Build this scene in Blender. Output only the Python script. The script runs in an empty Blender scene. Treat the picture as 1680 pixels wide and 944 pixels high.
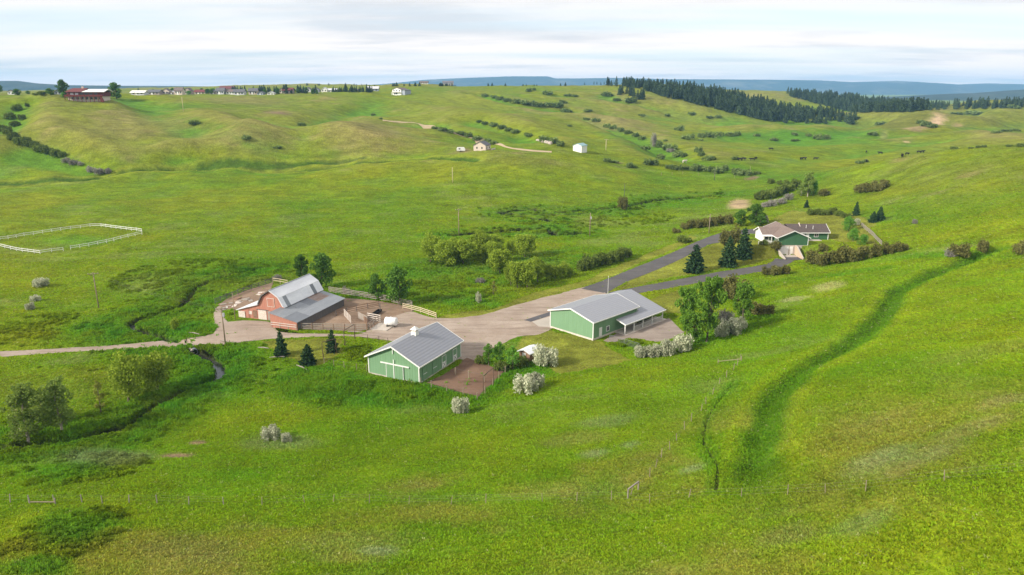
import bpy, bmesh, math, random
import numpy as np
from mathutils import Vector, Matrix
random.seed(7); RNG = np.random.default_rng(11)
SC = bpy.context.scene
COL = SC.collection
# ------------------------------------------------------------------ camera
FPX, VH, CAMH = 1156.0, 148.0, 52.0            # focal length in photo pixels, eye-level row, eye height above the barn yard
PITCH = math.atan((472 - VH) / FPX)
cam_d = bpy.data.cameras.new('camera'); cam = bpy.data.objects.new('camera', cam_d); COL.objects.link(cam)
cam.location = (0, 0, CAMH); cam.rotation_euler = (math.pi / 2 - PITCH, 0, 0)
cam_d.sensor_width = 36; cam_d.lens = 36 * FPX / 1680; cam_d.clip_start = 0.5; cam_d.clip_end = 40000
SC.camera = cam
# ------------------------------------------------------------------ sky, sun, exposure
SUN_DIR = Vector((-0.80, -0.36, 0.50)).normalized()
SUN_EL = math.asin(SUN_DIR.z); SUN_AZ = math.atan2(SUN_DIR.x, SUN_DIR.y)
world = bpy.data.worlds.new('World'); SC.world = world; world.use_nodes = True
def build_world():
    nt = world.node_tree; N = nt.nodes; L = nt.links; N.clear()
    out = N.new('ShaderNodeOutputWorld'); bg = N.new('ShaderNodeBackground'); bg.inputs[1].default_value = 0.13
    sky = N.new('ShaderNodeTexSky'); sky.sky_type = 'NISHITA'; sky.sun_disc = False
    sky.sun_elevation = SUN_EL; sky.sun_rotation = SUN_AZ; sky.air_density = 1.0; sky.dust_density = 1.2; sky.ozone_density = 1.0
    tc = N.new('ShaderNodeTexCoord'); sep = N.new('ShaderNodeSeparateXYZ'); L.new(tc.outputs['Generated'], sep.inputs[0])
    def m(op, a, b=None, clamp=False):
        n = N.new('ShaderNodeMath'); n.operation = op; n.use_clamp = clamp
        for i, x in enumerate((a, b)):
            if x is None: continue
            if isinstance(x, (int, float)): n.inputs[i].default_value = x
            else: L.new(x, n.inputs[i])
        return n.outputs[0]
    zc = m('ADD', m('MAXIMUM', sep.outputs[2], 0.0), 0.055)      # the sheet of cloud is a level layer overhead
    comb = N.new('ShaderNodeCombineXYZ'); L.new(m('DIVIDE', sep.outputs[0], zc), comb.inputs[0]); L.new(m('DIVIDE', sep.outputs[1], zc), comb.inputs[1])
    def noise(scale, detail, rough, off):
        mp = N.new('ShaderNodeMapping'); mp.inputs['Location'].default_value = off; mp.inputs['Scale'].default_value = scale
        mp.inputs['Rotation'].default_value = (0, 0, 0.22)
        L.new(comb.outputs[0], mp.inputs[0])
        t = N.new('ShaderNodeTexNoise'); t.inputs['Scale'].default_value = 1.0; t.inputs['Detail'].default_value = detail; t.inputs['Roughness'].default_value = rough
        L.new(mp.outputs[0], t.inputs[0]); return t.outputs[0]
    def ramp(x, a, b, va, vb):
        r = N.new('ShaderNodeMapRange'); r.interpolation_type = 'SMOOTHSTEP'
        for i, q in enumerate((a, b, va, vb)): r.inputs[1 + i].default_value = q
        L.new(x, r.inputs[0]); return r.outputs[0]
    def mix(f, a, b):
        n = N.new('ShaderNodeMix'); n.data_type = 'RGBA'
        if isinstance(f, (int, float)): n.inputs[0].default_value = f
        else: L.new(f, n.inputs[0])
        for i, x in ((6, a), (7, b)):
            if isinstance(x, tuple): n.inputs[i].default_value = x
            else: L.new(x, n.inputs[i])
        return n.outputs[2]
    veil = ramp(noise((0.10, 0.30, 1), 5, 0.55, (3.1, 7.7, 0)), 0.33, 0.57, 0.18, 1.0)      # thin high sheet, gaps of pale blue
    thick = ramp(noise((0.20, 0.40, 1), 6, 0.62, (6.4, 4.1, 0)), 0.47, 0.66, 0.0, 0.75)     # greyer streaks and lenses
    low = ramp(sep.outputs[2], 0.0, 0.11, 1.0, 0.0)      # warmer and brighter towards the horizon, all the way round
    warm = mix(low, (4.45, 4.27, 4.14, 1), (5.7, 4.95, 4.42, 1))
    lit = mix(thick, warm, (2.95, 3.02, 3.2, 1))
    col = mix(veil, mix(0.55, sky.outputs[0], (2.7, 3.5, 4.3, 1)), lit)
    L.new(col, bg.inputs[0]); L.new(bg.outputs[0], out.inputs[0])
build_world()
sun_d = bpy.data.lights.new('sun', 'SUN'); sun = bpy.data.objects.new('sun', sun_d); COL.objects.link(sun)
sun_d.energy = 3.25; sun_d.angle = math.radians(6); sun_d.color = (1.0, 0.93, 0.82)
sun.rotation_euler = (-SUN_DIR).to_track_quat('-Z', 'Y').to_euler(); sun.location = (-200, -90, 160)
vs = SC.view_settings; vs.view_transform = 'Standard'; vs.look = 'None'; vs.gamma = 1.0; vs.exposure = 0.93; vs.use_curve_mapping = False
SC.render.engine = 'CYCLES'; SC.cycles.use_denoising = True; SC.cycles.max_bounces = 6; SC.cycles.diffuse_bounces = 3
SC.cycles.transparent_max_bounces = 8; SC.cycles.volume_bounces = 2

# ------------------------------------------------------------------ small tools
def tag(o, label=None, cat=None, group=None, kind=None):
    if label: o['label'] = label
    if cat: o['category'] = cat
    if group: o['group'] = group
    if kind: o['kind'] = kind
    return o
def empty(name, loc, rz=0.0):
    o = bpy.data.objects.new(name, None); COL.objects.link(o); o.location = loc; o.rotation_euler = (0, 0, rz); o.empty_display_size = 0.2
    return o
def mesh_from(name, V, Fc, mat=None, smooth=False):
    me = bpy.data.meshes.new(name); me.from_pydata([tuple(map(float, v)) for v in V], [], [tuple(map(int, f)) for f in Fc])
    if mat: me.materials.append(mat)
    if smooth: me.polygons.foreach_set('use_smooth', [True] * len(me.polygons))
    me.update(); return me
def link(name, me, parent=None, loc=None, rot=None):
    o = bpy.data.objects.new(name, me); COL.objects.link(o)
    if parent: o.parent = parent
    if loc is not None: o.location = loc
    if rot is not None: o.rotation_euler = rot
    return o
class MB:
    """collects simple solids into one mesh"""
    def __init__(s): s.V = []; s.F = []
    def add(s, V, F):
        n = len(s.V); s.V += [tuple(v) for v in V]; s.F += [tuple(i + n for i in f) for f in F]; return s
    def box(s, x0, x1, y0, y1, z0, z1):
        return s.add([(x0, y0, z0), (x1, y0, z0), (x1, y1, z0), (x0, y1, z0), (x0, y0, z1), (x1, y0, z1), (x1, y1, z1), (x0, y1, z1)],
                     [(0, 3, 2, 1), (4, 5, 6, 7), (0, 1, 5, 4), (1, 2, 6, 5), (2, 3, 7, 6), (3, 0, 4, 7)])
    def bar(s, a, b, w, h=None):
        """square bar from a to b"""
        a = Vector(a); b = Vector(b); h = h or w; d = (b - a).normalized()
        up = Vector((0, 0, 1)) if abs(d.z) < 0.95 else Vector((0, 1, 0))
        sx = d.cross(up).normalized() * (w / 2); sy = sx.normalized().cross(d).normalized() * (h / 2)
        V = [p + i * sx + j * sy for p in (a, b) for i, j in ((-1, -1), (1, -1), (1, 1), (-1, 1))]
        return s.add(V, [(0, 1, 2, 3), (7, 6, 5, 4), (0, 4, 5, 1), (1, 5, 6, 2), (2, 6, 7, 3), (3, 7, 4, 0)])
    def tube(s, pts, rads, n=8, caps=True):
        pts = [Vector(p) for p in pts]; rings = []
        for i, p in enumerate(pts):
            d = (pts[min(i + 1, len(pts) - 1)] - pts[max(i - 1, 0)]).normalized()
            up = Vector((0, 0, 1)) if abs(d.z) < 0.9 else Vector((1, 0, 0))
            a = d.cross(up).normalized(); b = a.cross(d).normalized()
            rings.append([p + rads[i] * (math.cos(2 * math.pi * k / n) * a + math.sin(2 * math.pi * k / n) * b) for k in range(n)])
        V = [v for r in rings for v in r]; F = []
        for i in range(len(pts) - 1):
            for k in range(n): F.append((i * n + k, i * n + (k + 1) % n, (i + 1) * n + (k + 1) % n, (i + 1) * n + k))
        if caps: F.append(tuple(range(n))[::-1]); F.append(tuple((len(pts) - 1) * n + k for k in range(n)))
        return s.add(V, F)
    def prism(s, poly, d0, d1, axis='y'):
        """polygon in (x,z) pushed along y (or (y,z) along x, or (x,y) along z)"""
        n = len(poly)
        f = {'y': lambda p, d: (p[0], d, p[1]), 'x': lambda p, d: (d, p[0], p[1]), 'z': lambda p, d: (p[0], p[1], d)}[axis]
        V = [f(p, d0) for p in poly] + [f(p, d1) for p in poly]
        F = [tuple(range(n)), tuple(range(2 * n - 1, n - 1, -1))] + [(i, n + i, n + (i + 1) % n, (i + 1) % n) for i in range(n)]
        return s.add(V, F)
    def slab(s, p0, p1, p2, p3, t):
        """a roof plane: four top corners, thickness t downwards"""
        T = [Vector(p) for p in (p0, p1, p2, p3)]; Bt = [p - Vector((0, 0, t)) for p in T]
        return s.add(T + Bt, [(0, 1, 2, 3), (7, 6, 5, 4), (0, 4, 5, 1), (1, 5, 6, 2), (2, 6, 7, 3), (3, 7, 4, 0)])
    def mesh(s, name, mat=None, smooth=False):
        me = mesh_from(name, s.V, s.F, mat, smooth)
        bm = bmesh.new(); bm.from_mesh(me); bmesh.ops.recalc_face_normals(bm, faces=bm.faces); bm.to_mesh(me); bm.free()
        return me
    def build(s, name, mat, parent=None, smooth=False, label=None):
        o = link(name, s.mesh(name, mat, smooth), parent)
        if label: o['label'] = label
        return o

# ------------------------------------------------------------------ noise in numpy
def _h(ix, iy, seed):
    n = (ix.astype(np.int64) * 374761393 + iy.astype(np.int64) * 668265263 + seed * 982451653) & 0xFFFFFFFF
    n = ((n ^ (n >> 13)) * 1274126177) & 0xFFFFFFFF
    return ((n ^ (n >> 16)) & 0xFFFF) / 65535.0
def vnoise(x, y, seed=0):
    ix = np.floor(x); iy = np.floor(y); fx = x - ix; fy = y - iy
    fx = fx * fx * fx * (fx * (fx * 6 - 15) + 10); fy = fy * fy * fy * (fy * (fy * 6 - 15) + 10)
    a = _h(ix, iy, seed); b = _h(ix + 1, iy, seed); c = _h(ix, iy + 1, seed); d = _h(ix + 1, iy + 1, seed)
    return a + (b - a) * fx + (c - a) * fy + (a - b - c + d) * fx * fy
def fbm(x, y, wl, seed=0, oct=4, gain=0.5):
    """-1..1"""
    c, s_ = math.cos(0.6), math.sin(0.6); x = x / wl; y = y / wl; t = 0; a = 1.0; n = 0
    for k in range(oct):
        t = t + a * (vnoise(x + 17.3 * k, y - 9.1 * k, seed + k * 7) * 2 - 1); n += a
        x, y = (c * x - s_ * y) * 2.03, (s_ * x + c * y) * 2.03; a *= gain
    return t / n
def sstep(a, b, x):
    t = np.clip((x - a) / (b - a), 0, 1); return t * t * (3 - 2 * t)

# ------------------------------------------------------------------ photo pixel -> line of sight, used to survey where things stand
CP, SP = math.cos(PITCH), math.sin(PITCH)
def ray(u, v):
    a = (u - 840) / FPX; b = (472 - v) / FPX
    return np.array([a, CP + b * SP, -SP + b * CP])
def at_z(u, v, z): d = ray(u, v); return d * ((z - CAMH) / d[2]) + np.array([0, 0, CAMH])
def at_y(u, v, y): d = ray(u, v); return d * (y / d[1]) + np.array([0, 0, CAMH])
def depth(P): return P[1] * CP - (P[2] - CAMH) * SP
# ------------------------------------------------------------------ the lie of the land: surveyed spot heights, smoothly joined
SPOT_Z = [  # (u, v, height)
 (450,530,0),(600,540,0),(690,625,-.5),(610,612,-.5),(760,590,-.4),(850,545,.2),(930,560,.5),(1000,590,.8),(1090,530,.8),(980,475,.8),(1150,470,1.6),(900,500,.4),
 (1080,430,2),(1150,395,3.4),(1230,380,5),(1240,440,3.0),(1180,430,3.2),(1300,428,4),(1345,390,7),(1290,375,7),(1380,380,7.4),(1340,350,8),
 (0,582,-1),(200,570,-1),(315,566,-.6),(400,545,-.2),(100,640,-1.6),(250,615,-1.5),(0,690,-2),(150,690,-1.9),(330,600,-1.4),(470,600,-.8),(560,640,-1),(300,660,-1.6),(200,735,-1.2),
 (60,745,-1.0),(0,800,1.5),(300,740,-.2),(450,715,-.4),(600,690,-.4),(730,675,-.2),(840,640,.4),(0,870,5),(0,944,8),(200,944,8),(420,944,8.5),(640,944,9),(250,830,3.5),(500,830,4),(840,944,10),(840,820,6),(840,730,3),
 (1050,944,12),(1260,944,15),(1450,944,17),(1680,944,20),(1000,840,8),(1000,720,5),(1000,650,3.4),(1100,620,3.8),(1130,570,2.6),(1220,520,3.4),(1170,700,7.5),(1160,800,9.5),
 (1245,780,11.5),(1262,690,11),(1330,600,10.4),(1430,540,10.2),(1480,480,10.4),(1580,430,11.4),(1240,560,5.0),(1330,500,6.0),(1400,470,7.2),(1450,425,8.6),(1500,440,10),
 (1400,700,14.5),(1400,850,15.5),(1550,850,19),(1680,800,21),(1550,700,17.5),(1680,680,20.5),(1680,560,18.5),(1550,560,14.5),(1680,470,15.5),(1680,410,14.5),(1500,370,11.5),(1580,350,15),(1680,340,19),(1440,340,10.5),
 (1400,315,9.5),(1500,300,16),(1600,300,20),(1680,290,23),
 (120,395,-.3),(0,450,-.9),(60,490,-1),(150,505,-1.1),(300,450,-.3),(300,400,.4),(500,400,.3),(480,450,-.2),(640,450,-.1),(750,385,1.0),(600,335,3),(300,335,3),(0,335,3.6),(150,340,3.2),(450,335,3),(0,390,0),
 (900,300,8.2),(760,335,3),(1040,340,2.6),(960,390,1.4),(850,440,.3),(850,380,1.0),(700,450,0),(1180,330,3.2),(1100,360,2.4),(960,430,1),(1250,330,4.5),(1210,350,4.2),
 (0,300,6.5),(180,290,8),(300,300,6),(450,300,6),(700,310,6),(700,285,10),(700,262,14),(300,270,12),(450,270,12),(150,262,15),(0,262,15),(1000,300,7.2),(1100,300,5.2),(1200,295,5.6),(560,262,14.5)]
SPOT_Y = [  # (u, v, distance ahead)
 (0,240,405),(150,240,410),(300,240,405),(450,240,410),(600,240,420),(0,205,450),(150,205,455),(300,210,447),(450,210,470),(0,175,500),(100,172,505),(145,161,530),(200,166,525),(60,162,520),(300,182,560),(380,175,590),(480,184,570),
 (300,160,720),(450,163,700),(560,162,720),(640,163,730),(657,155,780),(0,157,640),(100,156,760),(250,154,960),(400,154,960),(550,152,1000),(300,152,1250),(100,152,1250),(560,195,560),(640,195,585),(740,215,505),(830,240,432),(790,250,397),(860,247,402),(951,249,412),(900,228,465),(880,265,374),(960,268,384),
 (720,175,650),(800,165,790),(900,165,850),(830,190,640),(860,190,600),(960,212,575),(1000,228,520),(1060,248,470),(1110,260,440),(640,141,960),(695,138,1000),(745,141,1020),(795,141,1030),(860,140,1050),(700,150,860),(560,139,1500),(450,139,1500),(780,150,920),
 (940,140,1020),(1000,139,1040),(1000,155,940),(1090,162,905),(1152,175,880),(1260,201,850),(1100,144,1080),(1200,159,1010),(1300,181,935),(1390,192,905),(950,190,740),(1060,205,720),(1150,205,760),(1060,228,560),
 (1130,272,415),(1200,262,440),(1300,262,445),(1380,262,455),(1250,240,540),(1400,240,545),(1180,240,520),(1300,233,595),(1300,216,640),(1200,225,620),(1420,226,600),(1300,205,860),(1180,205,840),(1400,212,720),
 (1342,290,345),(1435,267,338),(1510,252,332),(1585,243,318),(1680,240,300),(1435,257,470),(1510,244,500),(1600,230,530),(1680,224,560),
 (1480,186,900),(1410,200,880),(1530,192,705),(1500,211,640),(1600,211,650),(1620,193,770),(1680,189,800),(1680,213,640),(1590,179,1100),(1680,179,1150),(1500,181,1150),
 (1270,156,1280),(1340,168,1240),(1310,152,1400),(1400,160,1450),(1400,190,980),(1480,172,1450),(1560,181,1500),(1680,170,1900),(1550,172,2100)]
SPOT_W = [  # (u, distance ahead, height): ground out of sight behind the crests
 (1435,400,6),(1510,400,8),(1600,395,14),(1680,390,18),(1530,800,11),(1610,860,12),(1480,1010,8),(1420,990,8),(1100,1180,35),(1200,1120,22),(1300,1040,10),(1000,1150,45),(720,560,21),(800,480,16),(640,640,30),
 (930,690,22),(860,720,27),(1000,820,34),(1080,800,22),(1560,950,12),(1640,920,14),(1640,720,13)]
def _world_spots():
    P = [at_z(u, v, z) for u, v, z in SPOT_Z] + [at_y(u, v, y) for u, v, y in SPOT_Y] + [np.array([(u - 840) / FPX * (y * CP - (z - CAMH) * SP), y, z]) for u, y, z in SPOT_W]
    for az in (-60, -48, 48, 60):                     # the country goes on to either side of the view and towards the viewer
        for r, zl, zr in ((30, 9, 22), (90, 2, 21), (200, 3, 20), (400, 14, 26), (700, 46, 22), (1300, 48, 24)):
            P.append(np.array([r * math.sin(math.radians(az)), r * math.cos(math.radians(az)), zl if az < 0 else zr]))
    for az in (-36, -12, 12, 36):
        P.append(np.array([25 * math.sin(math.radians(az)), 25 * math.cos(math.radians(az)), 13 + az * .13]))
        for r in (2300, 4500, 9500):
            P.append(np.array([r * math.sin(math.radians(az)), r * math.cos(math.radians(az)), (44 if az < 0 else 14) if r < 4000 else (20 if az < 0 else 4)]))
    return np.array(P)
_S = _world_spots()
_sa = np.arctan2(_S[:, 0], _S[:, 1]); _sl = np.log(np.hypot(_S[:, 0], _S[:, 1]))
def _kern(d2): return np.where(d2 > 1e-12, 0.5 * d2 * np.log(np.maximum(d2, 1e-12)), 0.0)
def _tps_fit():
    n = len(_sa); A = np.zeros((n + 3, n + 3))
    A[:n, :n] = _kern((_sa[:, None] - _sa) ** 2 + (_sl[:, None] - _sl) ** 2) + np.eye(n) * 4e-6
    Pm = np.stack([np.ones(n), _sa, _sl], 1); A[:n, n:] = Pm; A[n:, :n] = Pm.T
    return np.linalg.solve(A, np.concatenate([_S[:, 2], np.zeros(3)]))
_W = _tps_fit()
def tps(az, lr):
    o = _W[-3] + _W[-2] * az + _W[-1] * lr
    for i in range(len(_sa)): o = o + _W[i] * _kern((az - _sa[i]) ** 2 + (lr - _sl[i]) ** 2)
    return o
AZ = np.radians(np.concatenate([np.linspace(-180, -62, 24)[:-1], np.linspace(-62, -44, 46)[:-1], np.linspace(-44, 44, 421), np.linspace(44, 62, 46)[1:], np.linspace(62, 180, 24)[1:]]))
RR = np.concatenate([np.geomspace(6, 50, 60)[:-1], np.geomspace(50, 420, 560)[:-1], np.geomspace(420, 1500, 260)[:-1], np.geomspace(1500, 14000, 60)])
LR = np.log(RR); NA, NR = len(AZ), len(RR)
GA, GL = np.meshgrid(AZ, LR, indexing='ij'); GRr = np.exp(GL); GX = GRr * np.sin(GA); GY = GRr * np.cos(GA)
def base_height():
    lim = math.radians(58)
    a = np.clip(GA, -lim, lim); z = tps(a.ravel(), np.maximum(GL, math.log(20)).ravel()).reshape(GA.shape)
    w = 1 - sstep(math.radians(58), math.radians(120), np.abs(GA)); z = z * w + (1 - w) * 14
    far = sstep(2600, 5000, GRr); return z * (1 - far) + far * 4
GZ = base_height()
def zat(x, y, Z=None):
    """height of the ground sheet"""
    Z = GZ if Z is None else Z
    x = np.asarray(x, float); y = np.asarray(y, float)
    a = np.arctan2(x, y); l = np.log(np.maximum(np.hypot(x, y), RR[0]))
    i = np.clip(np.searchsorted(AZ, a) - 1, 0, NA - 2); j = np.clip(np.searchsorted(LR, l) - 1, 0, NR - 2)
    s = np.clip((a - AZ[i]) / (AZ[i + 1] - AZ[i]), 0, 1); t = np.clip((l - LR[j]) / (LR[j + 1] - LR[j]), 0, 1)
    return Z[i, j] * (1 - s) * (1 - t) + Z[i + 1, j] * s * (1 - t) + Z[i, j + 1] * (1 - s) * t + Z[i + 1, j + 1] * s * t
_TS = np.geomspace(22, 6000, 2200)
def G(u, v):
    """the ground point seen at a photo pixel"""
    d = ray(u, v); P = d[None, :] * (_TS / d[1])[:, None]; h = P[:, 2] + CAMH - zat(P[:, 0], P[:, 1])
    k = np.where(h <= 0)[0]
    if len(k) == 0: return at_y(u, v, 2500)
    k = max(k[0], 1); t0, t1 = _TS[k - 1], _TS[k]; h0, h1 = h[k - 1], h[k]; t = t0 + (t1 - t0) * h0 / (h0 - h1 + 1e-9)
    p = d * (t / d[1]); return np.array([p[0], p[1], float(zat(p[0], p[1]))])
def GL_(pts): return np.array([G(u, v) for u, v in pts])
def smooth_line(P, step):
    """resample a 2-D line through its points with round bends"""
    P = np.asarray(P, float)[:, :2]; n = len(P); out = []
    for i in range(n - 1):
        p0, p1, p2, p3 = P[max(i - 1, 0)], P[i], P[i + 1], P[min(i + 2, n - 1)]
        m = max(2, int(np.hypot(*(p2 - p1)) / step))
        for k in range(m):
            t = k / m; out.append(0.5 * ((2 * p1) + (p2 - p0) * t + (2 * p0 - 5 * p1 + 4 * p2 - p3) * t * t + (3 * p1 - p0 - 3 * p2 + p3) * t ** 3))
    out.append(P[-1]); return np.array(out)
def dist_line(x, y, L):
    """distance to a line and the side (positive = left of its direction)"""
    best = np.full(x.shape, 1e9); side = np.zeros(x.shape)
    for i in range(len(L) - 1):
        a, b = L[i], L[i + 1]; d = b - a; q = d @ d + 1e-9
        t = np.clip(((x - a[0]) * d[0] + (y - a[1]) * d[1]) / q, 0, 1); ex = x - a[0] - t * d[0]; ey = y - a[1] - t * d[1]
        r = np.hypot(ex, ey); s = d[0] * (y - a[1]) - d[1] * (x - a[0]); k = r < best; best = np.where(k, r, best); side = np.where(k, np.sign(s), side)
    return best, side
def near(L, pad):
    """grid vertices near a line"""
    lo = L.min(0) - pad; hi = L.max(0) + pad
    return (GX > lo[0]) & (GX < hi[0]) & (GY > lo[1]) & (GY < hi[1])
# gentle swells of the ground
REL = 0.30 * fbm(GX, GY, 17, 4, 3) + 0.55 * fbm(GX, GY, 26, 3, 4) * sstep(60, 300, GRr) * (1 + 2.2 * sstep(260, 700, GRr)) + 0.13 * fbm(GX, GY, 6, 5, 3) + 2.2 * fbm(GX, GY, 90, 9, 4) * sstep(260, 600, GRr) * (1 - sstep(1600, 2500, GRr))
# level ground under the buildings: (corner seen at, height, turn, x0, x1, y0, y1)
PADS = []
def pad(o, ang, x0, x1, y0, y1, z, soft=4.0): PADS.append((o, math.radians(ang), x0, x1, y0, y1, z, soft))
O_BARN = at_z(606, 612.5, -.5); O_SHOP = at_z(903, 537.5, .5); O_RED = at_z(392, 520, 0); O_HOUSE = at_z(1276, 402.5, 7)
pad(O_BARN, -26.5, -1, 26, -6, 16, -.5); pad(O_SHOP, -45, -6, 22, -2, 24, .5); pad(O_RED, -18.5, -3, 32, -8, 20, 0, 6)
pad(O_HOUSE, 0, -10, 21, 0.4, 17, 7, 3.0)
pad(O_HOUSE, 0, 0.2, 6.6, -8.0, 0.25, 4, 0.9)
def apply_pads(Z):
    M = np.zeros_like(Z)
    for o, an, x0, x1, y0, y1, z, soft in PADS:
        c, s = math.cos(an), math.sin(an); lx = (GX - o[0]) * c + (GY - o[1]) * s; ly = -(GX - o[0]) * s + (GY - o[1]) * c
        d = np.hypot(np.maximum(np.maximum(x0 - lx, lx - x1), 0), np.maximum(np.maximum(y0 - ly, ly - y1), 0))
        w = 1 - sstep(0, soft, d); Z = Z * (1 - w) + z * w; M = np.maximum(M, w)
    return Z, M
for u, y, h, rx, ry in ((1485,880,11,62,42),(1410,860,-3,40,40),(1535,712,9,38,30),(1600,735,7,50,30),(1650,760,6,50,34),(1460,690,-3.5,30,40),(1680,690,4,50,40),(1600,1080,12,90,55),(1360,700,3,45,25),(1250,690,4,60,28),(1620,560,3.5,50,28),(1480,560,-2.5,50,30),
                        (250,470,2.6,44,50),(400,500,2.2,50,50),(90,440,2.2,30,40),(560,470,1.8,46,46),(520,520,-3,20,40),(330,440,-3,18,30),(700,430,2.5,26,26),(840,560,4,30,30),(900,640,5,40,40),(1010,700,5,45,40),(960,780,-4,40,40),(760,600,3,40,40)):
    x = (u - 840) / FPX * y; GZ = GZ + h * np.exp(-((GX - x) / rx) ** 2 - ((GY - y) / ry) ** 2)      # knolls and hollows
ZB = GZ.copy()
GZ, PADM = apply_pads(GZ)
def px_line(pts, step=1.5): return smooth_line(GL_(pts), step)
# roads and yards as pairs of edges, as surveyed
SHEETS = {
 'gravel_road': ([(-70,584),(0,577),(100,572),(200,565.5),(285,557),(330,552),(362,545)], [(-70,595),(0,586),(100,579),(200,573.5),(310,567.5),(350,567),(385,563)]),
 'gravel_yard': ([(350,549),(372,529),(440,528),(455,545),(540,548),(598,546),(625,515),(668,510),(716,522),(790,517),(860,497),(963,470)],
                 [(352,567),(385,563),(430,558),(475,555),(555,552),(615,556),(690,572),(768,592),(800,578),(850,553),(903,541),(1000,484)]),
 'side_track': ([(360,540),(352,530),(351,515),(357,503)], [(378,530),(368,522),(364,512),(366,504)]),
 'corral_dirt': ([(470,480),(535,487),(600,492),(655,500),(680,510)], [(498,541),(560,543),(600,542),(640,523),(662,514)]),
 'pen_dirt': ([(357,500),(395,480),(448,464)], [(364,507),(398,508),(440,492)]),
 'paddock_dirt': ([(700,629),(745,604),(764,587)], [(784,652),(806,632),(828,610)]),
 'asphalt_drive': ([(950,474),(985,462),(1040,440),(1100,416),(1160,390),(1195,380),(1245,375)], [(994,482),(1030,462),(1075,444),(1120,424),(1170,400),(1205,388),(1250,381)]),
 'garage_drive': ([(994,481),(1040,472),(1100,461),(1160,450),(1220,440),(1262,432),(1272,424)], [(1012,487),(1050,481),(1110,471),(1165,461),(1225,450),(1275,441),(1304,428)]),
 'shop_apron': ([(872,528),(903,519)], [(884,537),(906,539)]),
 'shop_strip': ([(858,526),(902,512)], [(871,529),(903,519)]),
 'patio': ([(988,559),(1016,546),(1060,534),(1098,522)], [(1003,564),(1040,556),(1090,560),(1125,545)]),
 'hill_track': ([(628,197),(660,200),(690,204),(720,210.5),(745,217),(775,226),(800,233),(830,240),(855,244.5),(880,247),(905,248.5)], [(628,199),(660,202),(690,206.5),(720,213),(745,219.5),(775,228.5),(800,235.5),(830,242.5),(855,247),(880,249.5),(905,251)]),
}
SHEET_XY = {k: (smooth_line(GL_(a), 1.0), smooth_line(GL_(b), 1.0)) for k, (a, b) in SHEETS.items()}
def resample(L, n):
    s = np.concatenate([[0], np.cumsum(np.hypot(*np.diff(L, axis=0).T))]); t = np.linspace(0, s[-1], n)
    return np.stack([np.interp(t, s, L[:, 0]), np.interp(t, s, L[:, 1])], 1)
def inside(x, y, poly):
    lo, hi = poly.min(0), poly.max(0); ok = np.zeros(x.shape, bool); k = (x > lo[0]) & (x < hi[0]) & (y > lo[1]) & (y < hi[1])
    if not k.any(): return ok
    xs, ys = x[k], y[k]; r = np.zeros(xs.shape, bool)
    for i in range(len(poly)):
        a, b = poly[i], poly[(i + 1) % len(poly)]
        r ^= ((a[1] > ys) != (b[1] > ys)) & (xs < (b[0] - a[0]) * (ys - a[1]) / (b[1] - a[1] + 1e-12) + a[0])
    ok[k] = r; return ok
OUTLINE = {k: np.concatenate([a, b[::-1]]) for k, (a, b) in SHEET_XY.items()}
def on_sheet(x, y):
    m = np.zeros(x.shape, bool)
    for k, p in OUTLINE.items(): m |= inside(x, y, p)
    return m
SOFT = np.zeros_like(GZ)                      # where the ground is graded smooth
for k, p in OUTLINE.items():
    n = near(p, 4); x, y = GX[n], GY[n]; ins = inside(x, y, p); d, _ = dist_line(x, y, p[::3]); SOFT[n] = np.maximum(SOFT[n], np.where(ins, 1, 1 - sstep(0, 3.5, d)))
GZ = GZ + REL * (1 - np.maximum(SOFT, PADM))
# watercourses and ditches
CREEK = [(-90,748),(0,733),(60,728),(120,722),(165,712),(205,697),(240,675),(290,645),(330,630),(354,619),(361,602),(352,590),(332,581),(318,575)]
CREEK_UP = [(306,560),(276,556),(243,546),(214,533),(240,521),(270,513),(300,500),(320,474),(345,462),(380,452),(430,440)]
CUT_A = [(742,386),(770,383),(820,380),(890,374),(903,377),(912,386),(935,385),(952,381)]
CUT_B = [(905,362),(850,354),(824,349),(840,347),(870,344),(920,348),(1000,341),(1040,336),(1080,328),(1130,325),(1185,318)]
DITCH = [(1650,404),(1612,417),(1560,437),(1500,463),(1472,480),(1462,500),(1430,538),(1380,573),(1330,598),(1296,625),(1268,660),(1256,700),(1247,750),(1238,800),(1226,850)]
CRACK = [(1205,628),(1172,668),(1160,690),(1154,722),(1168,752),(1177,772),(1174,808)]
FOOTP = [(1170,840),(1165,880),(1150,925),(1145,960)]
L_CREEK, L_CREEKUP, L_CUTA, L_CUTB, L_DITCH, L_CRACK, L_FOOT = [px_line(q) for q in (CREEK, CREEK_UP, CUT_A, CUT_B, DITCH, CRACK, FOOTP)]
VALLEY = px_line([(1000,345),(1100,335),(1200,318),(1280,312),(1330,300),(1240,285),(1150,272),(1080,258),(1000,222)], 4)
BENCH1 = px_line([(-80,312),(0,306),(120,298),(240,284),(330,272),(420,272),(560,268),(700,264),(780,262)], 3)
BENCH2 = px_line([(-80,303),(0,301),(160,292),(330,268),(420,262),(600,255)], 3)
RUTS = [px_line([(108,448),(95,458),(95,480),(105,510),(118,545)], 2), px_line([(120,448),(107,460),(109,490),(120,520),(133,548)], 2)]
def carve(L, half, dep, wall=0.6, jag=0.25, berm=0.0, taper=False):
    n = near(L, half * 4 + 4); x, y = GX[n], GY[n]; d, sd = dist_line(x, y, L); d = d + jag * fbm(x, y, 3.0, 31, 3)
    w = 1 - sstep(half * wall, half, d); tp = sstep(0, 16, np.hypot(x - L[-1][0], y - L[-1][1])) if taper else 1.0; GZ[n] -= dep * w * tp
    if berm: GZ[n] += berm * np.exp(-((d - half * 1.5) / (half * .45)) ** 2) * (sd < 0) * tp
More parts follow.
